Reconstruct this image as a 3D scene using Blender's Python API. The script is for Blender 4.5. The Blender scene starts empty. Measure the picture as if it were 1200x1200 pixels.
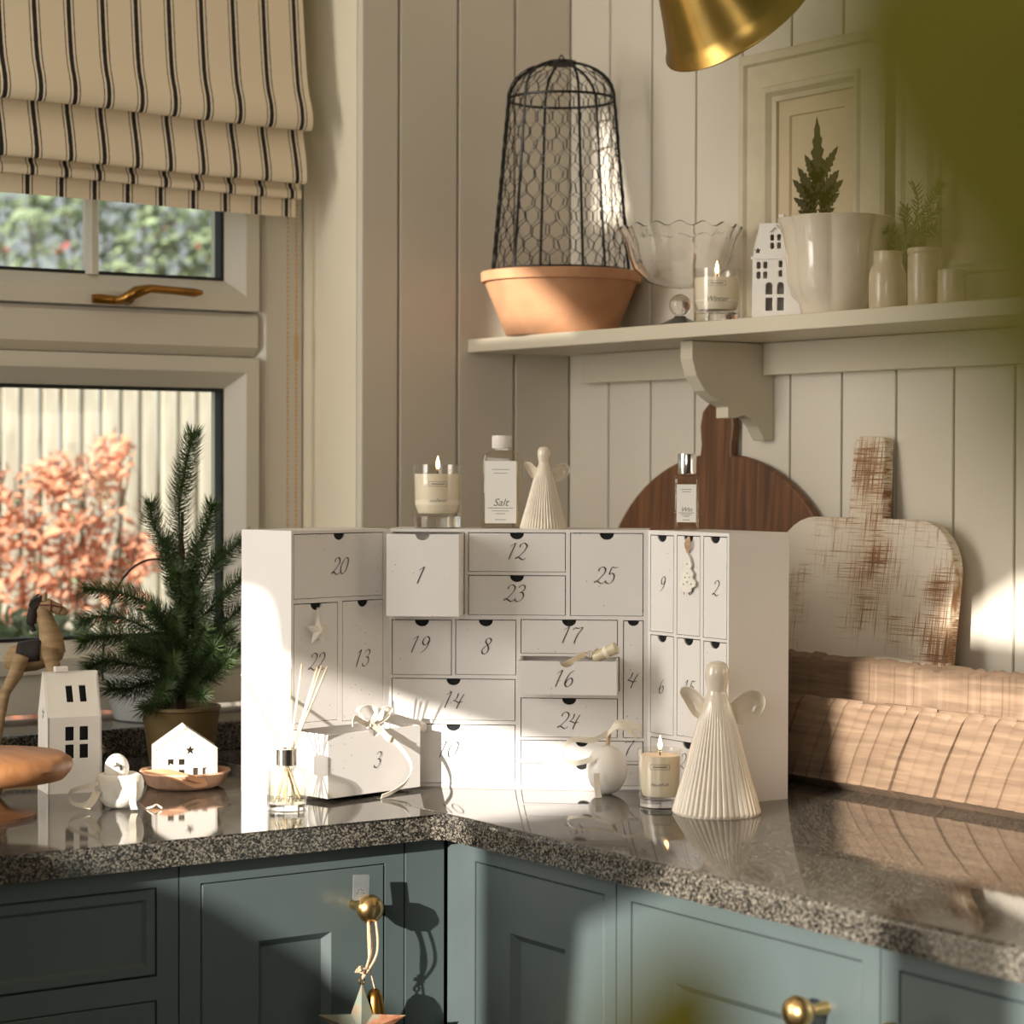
import bpy, bmesh, math, random
from mathutils import Vector, Matrix, noise
from mathutils.geometry import delaunay_2d_cdt
random.seed(7)
PI = math.pi
SC = bpy.context.scene
COL = SC.collection

# ------------------------------------------------------------------ camera
FPX, HEAD, PITCH, ROLL = 2722.4, math.radians(55.535), math.radians(1.152), math.radians(0.1805)
CAM = Vector((-1.9804, -2.7388, 1.278))
_fw = Vector((math.cos(HEAD)*math.cos(PITCH), math.sin(HEAD)*math.cos(PITCH), -math.sin(PITCH)))
_r0 = Vector((math.sin(HEAD), -math.cos(HEAD), 0)); _u0 = _r0.cross(_fw)
RT = math.cos(ROLL)*_r0 + math.sin(ROLL)*_u0
UP = -math.sin(ROLL)*_r0 + math.cos(ROLL)*_u0
FW = _fw
cd = bpy.data.cameras.new('camera'); cam = bpy.data.objects.new('camera', cd); COL.objects.link(cam)
cam.matrix_world = Matrix(((RT.x, UP.x, -FW.x, CAM.x), (RT.y, UP.y, -FW.y, CAM.y), (RT.z, UP.z, -FW.z, CAM.z), (0, 0, 0, 1)))
cd.sensor_width = 36; cd.lens = FPX/1200*36; cd.clip_start = 0.02; cd.clip_end = 200
cd.dof.use_dof = True; cd.dof.focus_distance = 2.62; cd.dof.aperture_fstop = 6.0
SC.camera = cam

# ------------------------------------------------------------------ light
SUN_AZ, SUN_EL = HEAD - math.radians(32), math.radians(15)
SUN_D = Vector((math.cos(SUN_AZ)*math.cos(SUN_EL), math.sin(SUN_AZ)*math.cos(SUN_EL), -math.sin(SUN_EL)))
w = bpy.data.worlds.new('ambient_light'); SC.world = w; w.use_nodes = True
bg = w.node_tree.nodes['Background']; bg.inputs[0].default_value = (0.93, 0.95, 1.0, 1); bg.inputs[1].default_value = 0.70
sl = bpy.data.lights.new('low_winter_sun', 'SUN'); sl.energy = 10.8; sl.color = (1.0, 0.94, 0.86); sl.angle = math.radians(0.6)
so = bpy.data.objects.new('low_winter_sun', sl); COL.objects.link(so); so.rotation_euler = SUN_D.to_track_quat('-Z', 'Y').to_euler(); so.location = (-6, -5, 4)
def ambient_light(name, loc, rot, sx, sy, e, col):
    l = bpy.data.lights.new(name, 'AREA'); l.shape = 'RECTANGLE'; l.size = sx; l.size_y = sy; l.energy = e; l.color = col
    o = bpy.data.objects.new(name, l); COL.objects.link(o); o.location = loc; o.rotation_euler = rot; return o
# added area light for ambient fill, set behind the side wall's invented opening
ambient_light('side_opening_fill', (-3.30, -3.28, 1.85), (0, -PI/2, 0), 1.2, 1.4, 20, (1.0, 0.94, 0.85))
# second area light added to brighten the plank wall and window reveal
ambient_light('side_gap_fill', (-3.25, -.24, 1.78), (0, -PI/2, 0), 1.7, .95, 45, (1.0, 0.955, 0.89))
vs = SC.view_settings; vs.view_transform = 'Standard'; vs.look = 'None'; vs.gamma = 1; vs.exposure = 0.0; vs.use_curve_mapping = False

# ------------------------------------------------------------------ pixel -> place
def ray(x, y): return FW + RT*((x-600)/FPX) - UP*((y-600)/FPX)
def onpl(x, y, o, n):
    r = ray(x, y); n = Vector(n); return CAM + r*((Vector(o)-CAM).dot(n)/r.dot(n))
def onz(x, y, z): return onpl(x, y, (0, 0, z), (0, 0, 1))
def onx(x, y, X): return onpl(x, y, (X, 0, 0), (1, 0, 0))
def ony(x, y, Y): return onpl(x, y, (0, Y, 0), (0, 1, 0))
def ppm(P): return FPX/(Vector(P)-CAM).dot(FW)          # pixels per metre at a place
def facing(x, y, P):                                     # on the upright plane through P that faces the camera
    return onpl(x, y, P, FW)

# ------------------------------------------------------------------ mesh building
class MB:
    def __init__(s): s.v = []; s.f = []
    def add(s, vs, fs, M=None):
        b = len(s.v)
        s.v += [(M @ Vector(v)) if M else Vector(v) for v in vs]; s.f += [tuple(b+i for i in f) for f in fs]; return s
    def box(s, a, b, M=None):
        x0, y0, z0 = a; x1, y1, z1 = b
        return s.add([(x0,y0,z0),(x1,y0,z0),(x1,y1,z0),(x0,y1,z0),(x0,y0,z1),(x1,y0,z1),(x1,y1,z1),(x0,y1,z1)],
                     [(3,2,1,0),(4,5,6,7),(0,1,5,4),(1,2,6,5),(2,3,7,6),(3,0,4,7)], M)
    def prism(s, pts, d0, d1, M=None):                    # outline in x,y ; extruded along z
        n = len(pts)
        vs = [(p[0], p[1], d0) for p in pts]+[(p[0], p[1], d1) for p in pts]
        fs = [tuple(range(n-1, -1, -1)), tuple(range(n, 2*n))]+[(i, (i+1) % n, n+(i+1) % n, n+i) for i in range(n)]
        return s.add(vs, fs, M)
    def panel(s, outer, holes, d0, d1, M=None):           # outline with holes, d0 back .. d1 front
        vs = []; es = []; loops = [outer]+holes; idx = []
        for L in loops:
            b = len(vs); vs += [Vector(p) for p in L]; k = len(L); idx.append(list(range(b, b+k)))
            es += [(b+i, b+(i+1) % k) for i in range(k)]
        r = delaunay_2d_cdt(vs, es, [tuple(idx[0])], 2, 1e-6)
        ov, of = r[0], r[2]
        n = len(ov)
        V = [(p.x, p.y, d1) for p in ov]+[(p.x, p.y, d0) for p in ov]
        F = []
        for f in of:
            F.append(tuple(f)); F.append(tuple(n+i for i in reversed(f)))
        s.add(V, F, M)
        for L in loops:
            k = len(L)
            s.add([(p[0], p[1], d0) for p in L]+[(p[0], p[1], d1) for p in L], [(i, (i+1) % k, k+(i+1) % k, k+i) for i in range(k)], M)
        return s
    def lathe(s, prof, n=32, M=None, mod=None, cap=True):  # profile (r, z)
        vs = []; fs = []
        for j, (r, z) in enumerate(prof):
            for i in range(n):
                a = 2*PI*i/n; k = mod(a, j, r, z) if mod else 1.0
                vs.append((r*k*math.cos(a), r*k*math.sin(a), z))
        for j in range(len(prof)-1):
            for i in range(n): fs.append((j*n+i, j*n+(i+1) % n, (j+1)*n+(i+1) % n, (j+1)*n+i))
        if cap:
            if prof[0][0] > 1e-5: fs.append(tuple(range(n-1, -1, -1)))
            if prof[-1][0] > 1e-5: m = (len(prof)-1)*n; fs.append(tuple(range(m, m+n)))
        return s.add(vs, fs, M)
    def tube(s, path, r, n=8, closed=False, M=None, sq=1.0):
        P = [Vector(p) for p in path]; k = len(P); vs = []; fs = []
        up = None
        for i, p in enumerate(P):
            t = (P[(i+1) % k]-P[i-1]) if closed else (P[min(i+1, k-1)]-P[max(i-1, 0)])
            t = t.normalized() if t.length > 1e-9 else Vector((0, 0, 1))
            if up is None: up = t.orthogonal().normalized()
            up = (up-t*up.dot(t)); up = up.normalized() if up.length > 1e-6 else t.orthogonal().normalized()
            sd = t.cross(up); rr = r[i] if isinstance(r, (list, tuple)) else r
            for q in range(n):
                a = 2*PI*q/n; vs.append(p+up*(rr*math.cos(a))+sd*(rr*sq*math.sin(a)))
        m = k if closed else k-1
        for i in range(m):
            for q in range(n): fs.append((i*n+q, i*n+(q+1) % n, ((i+1) % k)*n+(q+1) % n, ((i+1) % k)*n+q))
        if not closed: fs.append(tuple(range(n-1, -1, -1))); fs.append(tuple(range((k-1)*n, k*n)))
        return s.add(vs, fs, M)
    def ribbon(s, path, wv, t=0.0004, M=None):             # flat band; wv = half-width vector(s)
        P = [Vector(p) for p in path]; k = len(P); vs = []; fs = []
        for i, p in enumerate(P):
            W = Vector(wv[i]) if isinstance(wv, list) else Vector(wv)
            tg = (P[min(i+1, k-1)]-P[max(i-1, 0)]).normalized(); nn = tg.cross(W)
            nn = nn.normalized()*t if nn.length > 1e-9 else Vector((0, 0, t))
            vs += [p-W-nn, p+W-nn, p+W+nn, p-W+nn]
        for i in range(k-1):
            for q in range(4): fs.append((i*4+q, i*4+(q+1) % 4, i*4+4+(q+1) % 4, i*4+4+q))
        fs += [(3, 2, 1, 0), (k*4-4, k*4-3, k*4-2, k*4-1)]
        return s.add(vs, fs, M)
    def ball(s, c, r, n=12, m=8, M=None):
        rx, ry, rz = (r, r, r) if not isinstance(r, (tuple, list)) else r
        T = Matrix.Translation(Vector(c)) @ Matrix.Diagonal((rx, ry, rz, 1))
        prof = [(math.sin(PI*j/m), -math.cos(PI*j/m)) for j in range(m+1)]; prof[0] = (1e-6, -1); prof[-1] = (1e-6, 1)
        return s.lathe(prof, n, (M @ T) if M else T, cap=False)
    def build(s, name, mat, parent=None, smooth=None, bevel=0, seg=2, loc=None, rz=None):
        me = bpy.data.meshes.new(name); me.from_pydata([tuple(v) for v in s.v], [], s.f); me.validate(); 
        bm = bmesh.new(); bm.from_mesh(me); bmesh.ops.remove_doubles(bm, verts=bm.verts, dist=1e-6); bmesh.ops.recalc_face_normals(bm, faces=bm.faces)
        bm.to_mesh(me); bm.free()
        if smooth: me.shade_smooth(); me.set_sharp_from_angle(angle=math.radians(smooth))
        me.materials.append(mat)
        o = bpy.data.objects.new(name, me); COL.objects.link(o)
        if parent: o.parent = parent
        if loc is not None: o.location = loc
        if rz is not None: o.rotation_euler = (0, 0, rz)
        if bevel:
            b = o.modifiers.new('edge', 'BEVEL'); b.width = bevel; b.segments = seg; b.limit_method = 'ANGLE'; b.angle_limit = math.radians(40)
        return o
def frame(o, u, v, n):
    u, v, n = Vector(u), Vector(v), Vector(n); o = Vector(o)
    return Matrix(((u.x, v.x, n.x, o.x), (u.y, v.y, n.y, o.y), (u.z, v.z, n.z, o.z), (0, 0, 0, 1)))
def empty(name, loc=(0, 0, 0), rz=0):
    o = bpy.data.objects.new(name, None); COL.objects.link(o); o.location = loc; o.rotation_euler = (0, 0, rz); o.empty_display_size = .02; return o
def tag(o, label, cat, group=None):
    o['label'] = label; o['category'] = cat
    if group: o['group'] = group
    return o
def struct(o): o['kind'] = 'structure'; return o
def stuff(o): o['kind'] = 'stuff'; return o
def dup(root, loc=None, rz=None, scale=None):
    r = root.copy(); COL.objects.link(r)
    if loc is not None: r.location = loc
    if rz is not None: r.rotation_euler = (0, 0, rz)
    if scale: r.scale = (scale,)*3
    for ch in list(root.children):
        c = ch.copy(); COL.objects.link(c); c.parent = r
        for g in ch.children:
            d = g.copy(); COL.objects.link(d); d.parent = c
    return r
def spline(pts, k=8, closed=False):
    P = [Vector(p) for p in pts]; n = len(P); out = []
    for i in range(n if closed else n-1):
        a, b, c, d = (P[(i-1) % n], P[i], P[(i+1) % n], P[(i+2) % n]) if closed else (P[max(i-1, 0)], P[i], P[i+1], P[min(i+2, n-1)])
        for j in range(k):
            t = j/k
            out.append(.5*((2*b)+(c-a)*t+(2*a-5*b+4*c-d)*t*t+(3*b-a-3*c+d)*t**3))
    if not closed: out.append(P[-1])
    return out
def rrect(x0, y0, x1, y1, r, k=5):
    o = []
    for cx, cy, a0 in ((x1-r, y0+r, -90), (x1-r, y1-r, 0), (x0+r, y1-r, 90), (x0+r, y0+r, 180)):
        for i in range(k+1):
            a = math.radians(a0+90*i/k); o.append((cx+r*math.cos(a), cy+r*math.sin(a)))
    return o
def star2(cx, cy, R, r, rot=PI/2, n=5):
    return [(cx+(R if i % 2 == 0 else r)*math.cos(rot+PI*i/n), cy+(R if i % 2 == 0 else r)*math.sin(rot+PI*i/n)) for i in range(2*n)]

# ------------------------------------------------------------------ materials
def _new(name):
    m = bpy.data.materials.new(name); m.use_nodes = True; nt = m.node_tree
    return m, nt, nt.nodes['Principled BSDF']
def nd(nt, t, **k):
    n = nt.nodes.new('ShaderNode'+t)
    for a, b in k.items():
        if a in n.inputs.keys(): n.inputs[a].default_value = b
        else: setattr(n, a, b)
    return n
def coords(nt, scale=(1, 1, 1), rot=(0, 0, 0), kind='Object'):
    tc = nt.nodes.new('ShaderNodeTexCoord'); mp = nt.nodes.new('ShaderNodeMapping')
    mp.inputs['Scale'].default_value = scale; mp.inputs['Rotation'].default_value = rot
    nt.links.new(tc.outputs[kind], mp.inputs[0]); return mp
def ramp(nt, stops, interp='LINEAR'):
    r = nt.nodes.new('ShaderNodeValToRGB'); cr = r.color_ramp; cr.interpolation = interp
    while len(cr.elements) < len(stops): cr.elements.new(0.5)
    for e, (p, c) in zip(cr.elements, stops): e.position = p; e.color = (*c, 1)
    return r
def lin(*c):
    return tuple(((x/255)/12.92 if x/255 <= .04045 else ((x/255+.055)/1.055)**2.4) for x in c)
def paint(name, col, rough=.5, metal=0, var=.06, scale=6, bump=0, bscale=200, stretch=(1, 1, 1), spec=.5, coat=0, sss=0, sheen=0):
    m, nt, p = _new(name); mp = coords(nt, stretch)
    n = nd(nt, 'TexNoise', Scale=scale, Detail=4.0); nt.links.new(mp.outputs[0], n.inputs['Vector'])
    r = ramp(nt, [(.3, tuple(c*(1-var) for c in col)), (.7, tuple(min(1, c*(1+var)) for c in col))])
    nt.links.new(n.outputs['Fac'], r.inputs[0]); nt.links.new(r.outputs[0], p.inputs['Base Color'])
    p.inputs['Roughness'].default_value = rough; p.inputs['Metallic'].default_value = metal; p.inputs['Specular IOR Level'].default_value = spec
    p.inputs['Coat Weight'].default_value = coat; p.inputs['Coat Roughness'].default_value = .08
    if sss: p.inputs['Subsurface Weight'].default_value = sss; p.inputs['Subsurface Radius'].default_value = (1, .6, .3); p.inputs['Subsurface Scale'].default_value = .01
    if sheen: p.inputs['Sheen Weight'].default_value = sheen
    if bump:
        b = nd(nt, 'TexNoise', Scale=bscale, Detail=3.0); nt.links.new(mp.outputs[0], b.inputs['Vector'])
        bp = nd(nt, 'Bump', Strength=bump, Distance=.001); nt.links.new(b.outputs['Fac'], bp.inputs['Height']); nt.links.new(bp.outputs[0], p.inputs['Normal'])
    return m
def wood(name, c0, c1, grain=(3, 3, 60), rough=.55, bump=.25, scale=1.6, detail=6):
    m, nt, p = _new(name); mp = coords(nt, grain)
    n = nd(nt, 'TexNoise', Scale=scale, Detail=float(detail), Distortion=.6); nt.links.new(mp.outputs[0], n.inputs['Vector'])
    r = ramp(nt, [(.28, c0), (.5, tuple((a+b)/2 for a, b in zip(c0, c1))), (.72, c1)])
    nt.links.new(n.outputs['Fac'], r.inputs[0]); nt.links.new(r.outputs[0], p.inputs['Base Color']); p.inputs['Roughness'].default_value = rough
    bp = nd(nt, 'Bump', Strength=bump, Distance=.001); nt.links.new(n.outputs['Fac'], bp.inputs['Height']); nt.links.new(bp.outputs[0], p.inputs['Normal'])
    return m
def clear(name, tint=(1, 1, 1), gloss=.5, power=4.0):                 # thin glass wall: lets light through, mirrors at grazing angles
    m = bpy.data.materials.new(name); m.use_nodes = True; nt = m.node_tree; nt.nodes.clear()
    out = nt.nodes.new('ShaderNodeOutputMaterial'); mix = nt.nodes.new('ShaderNodeMixShader')
    t = nd(nt, 'BsdfTransparent', Color=(*tint, 1)); g = nd(nt, 'BsdfGlossy', Roughness=.02)
    lw = nd(nt, 'LayerWeight', Blend=.5); pw = nd(nt, 'Math', operation='POWER'); pw.inputs[1].default_value = power
    nt.links.new(lw.outputs['Facing'], pw.inputs[0]); mu = nd(nt, 'Math', operation='MULTIPLY_ADD'); mu.inputs[1].default_value = gloss*.7; mu.inputs[2].default_value = .05
    nt.links.new(pw.outputs[0], mu.inputs[0]); nt.links.new(mu.outputs[0], mix.inputs[0])
    nt.links.new(t.outputs[0], mix.inputs[1]); nt.links.new(g.outputs[0], mix.inputs[2]); nt.links.new(mix.outputs[0], out.inputs[0]); return m
def glass(name, tint=(1, 1, 1), rough=0.0):
    m, nt, p = _new(name); p.inputs['Base Color'].default_value = (*tint, 1); p.inputs['Transmission Weight'].default_value = 1; p.inputs['Roughness'].default_value = rough; p.inputs['IOR'].default_value = 1.45
    n = nd(nt, 'TexNoise', Scale=30.0); bp = nd(nt, 'Bump', Strength=.02, Distance=.001); nt.links.new(n.outputs['Fac'], bp.inputs['Height']); nt.links.new(bp.outputs[0], p.inputs['Normal'])
    return m
def glow(name, col, e):
    m, nt, p = _new(name); p.inputs['Base Color'].default_value = (*col, 1); p.inputs['Emission Color'].default_value = (*col, 1); p.inputs['Emission Strength'].default_value = e; return m

W_BOARD = paint('board_paint', lin(214, 205, 188), .55, var=.03, scale=3, bump=.05, bscale=60)
W_REVEAL = paint('reveal_paint', lin(234, 222, 196), .6, var=.03, scale=4)
W_TRIM = paint('trim_paint', lin(206, 196, 174), .45, var=.03, scale=5)
W_UPVC = paint('window_white', lin(218, 210, 194), .35, var=.02, scale=4)
W_GASKET = paint('rubber_gasket', lin(24, 28, 28), .6)
M_PANE = clear('window_pane', (.93, .97, .95), .5)
M_CEIL = paint('ceiling_paint', lin(225, 218, 205), .8)
M_FLOOR = wood('floor_boards', lin(40, 34, 28), lin(54, 45, 37), (2, 30, 2), .5)
M_PLASTER = paint('plaster', lin(205, 196, 180), .8)
M_GREEN = paint('cabinet_paint', lin(76, 86, 85), .36, var=.05, scale=8, bump=.03, bscale=300)
M_DARK = paint('interior_shade', (.006, .006, .006), .9)
M_BRASS = paint('polished_brass', lin(214, 180, 122), .28, 1, var=.1, scale=20)
M_BRASS2 = paint('aged_brass', lin(150, 108, 52), .3, 1, var=.25, scale=40)
M_BRASSL = paint('lamp_brass', lin(166, 134, 74), .25, 1, var=.18, scale=14)
M_CHROME = paint('chrome', (.8, .78, .75), .12, 1, var=.03)
M_CARD = None
M_IRON = paint('black_iron', lin(26, 24, 22), .55, .4, var=.3, scale=80, bump=.2, bscale=400)
M_TERRA = paint('terracotta', lin(178, 130, 94), .85, var=.16, scale=22, bump=.2, bscale=160)
M_TERRA2 = paint('rough_terracotta', lin(222, 176, 144), .9, var=.25, scale=60, bump=.6, bscale=260)
M_CERAMIC = paint('cream_glaze', lin(226, 213, 193), .11, var=.07, scale=25, coat=.9)
M_PORCELAIN = paint('white_porcelain', lin(232, 226, 216), .32, var=.03, scale=20, coat=.2)
M_HOUSEW = paint('white_bisque', lin(226, 220, 210), .45, var=.03, scale=20)
M_STONE = paint('stoneware', lin(205, 186, 158), .25, var=.1, scale=30, coat=.3)
M_WAX = paint('candle_wax', lin(246, 236, 216), .5, var=.02, sss=.3)
M_WICK = paint('wick', (.02, .015, .01), .9)
M_FLAME = glow('flame', (1.0, .55, .2), 14)
M_JAR = clear('jar_glass', (.97, .96, .94), .7)
M_VIAL = clear('vial_glass', (.92, .92, .90), 1.1, 2.2)
M_OIL = clear('perfume_glass', (.97, .94, .88), .8)
M_GLASS = glass('solid_glass')
M_BOWLG = clear('bowl_glass', (.95, .93, .90), .8)
M_LABEL = paint('paper_label', lin(238, 234, 226), .6, var=.01)
M_INK = paint('ink', lin(45, 42, 40), .7)
M_INK2 = paint('grey_ink', lin(120, 112, 104), .7)
M_WCAP = paint('white_cap', lin(236, 230, 220), .35)
M_RIBBON = paint('ivory_ribbon', lin(238, 228, 208), .5, var=.05, scale=40, sheen=.3)
M_FELT = paint('white_felt', lin(236, 230, 218), .9, var=.05, scale=60, bump=.4, bscale=500)
M_TWINE = paint('twine', lin(206, 176, 142), .9, var=.2, scale=200, bump=.5, bscale=900)
M_REED = wood('reed', lin(222, 198, 160), lin(236, 216, 184), (60, 60, 4), .8, .1)
M_WDARK = wood('dark_board', lin(78, 48, 28), lin(132, 88, 52), (5, 60, 4), .5, .3)
M_WLIGHT = wood('trough_wood', lin(106, 84, 65), lin(142, 117, 93), (10, 5, 75), .75, .3, 1.6, 8)
M_WSTAND = wood('stand_wood', lin(136, 88, 52), lin(172, 120, 76), (40, 6, 30), .5, .4)
M_WHORSE = wood('horse_wood', lin(128, 102, 68), lin(166, 138, 100), (20, 20, 80), .7, .3)
M_LEATHER = paint('dark_leather', lin(36, 26, 22), .8, var=.2, scale=60, bump=.3)
M_ROPE = paint('rein_cord', lin(96, 44, 34), .8)
M_NEEDLE = paint('fir_needle', lin(58, 78, 36), .55, var=.35, scale=60)
M_BARK = paint('bark', lin(70, 52, 34), .9, var=.3, scale=80, bump=.5)
M_POTG = paint('olive_pot', lin(120, 100, 60), .5, .3, var=.15, scale=20)
M_RUST = None
M_FENCE = wood('fence_wood', lin(168, 154, 136), lin(226, 214, 196), (10, 10, 3), .9, .3, 2)
M_CORAL = paint('coral_leaf', lin(226, 156, 124), .6, var=.25, scale=9)
M_LEAFG = paint('green_leaf', lin(140, 152, 118), .6, var=.4, scale=6)
M_BERRY = paint('red_bloom', lin(176, 84, 76), .6, var=.2)
M_GRASS = paint('lawn', lin(110, 112, 70), .9, var=.3, scale=3)
M_PLANT = paint('glossy_leaf', lin(42, 39, 10), .9, spec=.0, var=.15, scale=12)
M_PRESS = paint('pressed_leaf', lin(48, 40, 28), .9, var=.2, scale=50)
M_PAPER = paint('art_paper', lin(206, 186, 156), .8, var=.03)
M_FRAMEP = paint('frame_paint', lin(204, 192, 166), .5, var=.08, scale=30)
M_ROSEM = paint('rosemary', lin(122, 124, 90), .7, var=.2, scale=40)

def mk_card():
    m, nt, p = _new('speckled_card'); mp = coords(nt)
    v = nd(nt, 'TexVoronoi', Scale=150.0); nt.links.new(mp.outputs[0], v.inputs['Vector'])
    n = nd(nt, 'TexNoise', Scale=34.0); nt.links.new(mp.outputs[0], n.inputs['Vector'])
    lt = nd(nt, 'Math', operation='LESS_THAN'); lt.inputs[1].default_value = .11; nt.links.new(v.outputs['Distance'], lt.inputs[0])
    gt = nd(nt, 'Math', operation='GREATER_THAN'); gt.inputs[1].default_value = .60; nt.links.new(n.outputs['Fac'], gt.inputs[0])
    mu = nd(nt, 'Math', operation='MULTIPLY'); nt.links.new(lt.outputs[0], mu.inputs[0]); nt.links.new(gt.outputs[0], mu.inputs[1])
    r = ramp(nt, [(0, lin(230, 225, 220)), (1, lin(160, 150, 140))]); nt.links.new(mu.outputs[0], r.inputs[0])
    nt.links.new(r.outputs[0], p.inputs['Base Color']); p.inputs['Roughness'].default_value = .6; return m
M_CARD = mk_card()
M_CARDP = paint('plain_card', lin(230, 225, 220), .6, var=.01)
def mk_granite():
    m, nt, p = _new('granite'); mp = coords(nt)
    v = nd(nt, 'TexVoronoi', Scale=620.0); v.inputs['Randomness'].default_value = 1; nt.links.new(mp.outputs[0], v.inputs['Vector'])
    n = nd(nt, 'TexNoise', Scale=330.0, Detail=3.0, Roughness=.7); nt.links.new(mp.outputs[0], n.inputs['Vector'])
    sp = nd(nt, 'SeparateColor'); nt.links.new(v.outputs['Color'], sp.inputs[0])
    ad = nd(nt, 'Math', operation='ADD'); nt.links.new(sp.outputs[0], ad.inputs[0]); nt.links.new(n.outputs['Fac'], ad.inputs[1])
    ml = nd(nt, 'Math', operation='MULTIPLY'); ml.inputs[1].default_value = .6; nt.links.new(ad.outputs[0], ml.inputs[0])
    r = ramp(nt, [(.26, lin(16, 16, 15)), (.48, lin(38, 37, 34)), (.64, lin(66, 62, 56)), (.88, lin(124, 117, 105))]); nt.links.new(ml.outputs[0], r.inputs[0])
    nt.links.new(r.outputs[0], p.inputs['Base Color']); p.inputs['Roughness'].default_value = .06; p.inputs['Specular IOR Level'].default_value = .6; p.inputs['IOR'].default_value = 1.55; return m
M_GRANITE = mk_granite()
def mk_distress():
    m, nt, p = _new('distressed_white_wood')
    a = coords(nt, (40, 420, 12)); n1 = nd(nt, 'TexNoise', Scale=1.5, Detail=6.0); nt.links.new(a.outputs[0], n1.inputs['Vector'])
    b = coords(nt, (40, 12, 560)); n2 = nd(nt, 'TexNoise', Scale=1.5, Detail=6.0); nt.links.new(b.outputs[0], n2.inputs['Vector'])
    c = coords(nt, (9, 9, 9)); n3 = nd(nt, 'TexNoise', Scale=1.0, Detail=2.0); nt.links.new(c.outputs[0], n3.inputs['Vector'])
    x = nd(nt, 'Math', operation='MAXIMUM'); nt.links.new(n1.outputs['Fac'], x.inputs[0]); nt.links.new(n2.outputs['Fac'], x.inputs[1])
    y = nd(nt, 'Math', operation='ADD'); nt.links.new(x.outputs[0], y.inputs[0]); nt.links.new(n3.outputs['Fac'], y.inputs[1])
    z = nd(nt, 'Math', operation='MULTIPLY'); z.inputs[1].default_value = .5; nt.links.new(y.outputs[0], z.inputs[0])
    r = ramp(nt, [(.49, lin(220, 208, 190)), (.535, lin(198, 176, 148)), (.575, lin(146, 106, 72)), (.66, lin(100, 68, 44))]); nt.links.new(z.outputs[0], r.inputs[0])
    nt.links.new(r.outputs[0], p.inputs['Base Color']); p.inputs['Roughness'].default_value = .8
    bp = nd(nt, 'Bump', Strength=.4, Distance=.001, invert=True); nt.links.new(z.outputs[0], bp.inputs['Height']); nt.links.new(bp.outputs[0], p.inputs['Normal']); return m
M_DISTR = mk_distress()
def mk_rust():
    m, nt, p = _new('verdigris_star'); mp = coords(nt, (30, 30, 30)); n = nd(nt, 'TexNoise', Scale=1.5, Detail=6.0); nt.links.new(mp.outputs[0], n.inputs['Vector'])
    r = ramp(nt, [(.38, lin(112, 120, 106)), (.52, lin(128, 122, 102)), (.60, lin(150, 100, 70)), (.72, lin(100, 60, 38))]); nt.links.new(n.outputs['Fac'], r.inputs[0])
    nt.links.new(r.outputs[0], p.inputs['Base Color']); p.inputs['Roughness'].default_value = .55; p.inputs['Metallic'].default_value = .3; return m
M_RUST = mk_rust()
def mk_ticking():
    m, nt, p = _new('ticking_stripe'); mp = coords(nt)
    sx = nd(nt, 'SeparateXYZ'); nt.links.new(mp.outputs[0], sx.inputs[0])
    nz = nd(nt, 'TexNoise', Scale=420.0); nt.links.new(mp.outputs[0], nz.inputs['Vector'])
    q = nd(nt, 'Math', operation='MULTIPLY_ADD'); q.inputs[1].default_value = 1/.0475; q.inputs[2].default_value = 100.0; nt.links.new(sx.outputs[0], q.inputs[0])
    wz = nd(nt, 'Math', operation='MULTIPLY_ADD'); wz.inputs[1].default_value = .03; nt.links.new(nz.outputs['Fac'], wz.inputs[0]); nt.links.new(q.outputs[0], wz.inputs[2])
    fr = nd(nt, 'Math', operation='FRACT'); nt.links.new(wz.outputs[0], fr.inputs[0])
    L, D, G = lin(242, 226, 196), lin(40, 37, 36), lin(84, 78, 72)
    r = ramp(nt, [(0, L), (.345, G), (.375, L), (.44, D), (.56, L), (.625, G), (.655, L)], 'CONSTANT'); nt.links.new(fr.outputs[0], r.inputs[0])
    nt.links.new(r.outputs[0], p.inputs['Base Color']); p.inputs['Roughness'].default_value = .9
    wv = nd(nt, 'TexNoise', Scale=900.0); nt.links.new(mp.outputs[0], wv.inputs['Vector']); bp = nd(nt, 'Bump', Strength=.3, Distance=.0006); nt.links.new(wv.outputs['Fac'], bp.inputs['Height']); nt.links.new(bp.outputs[0], p.inputs['Normal'])
    return m
M_TICK = mk_ticking()

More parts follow.
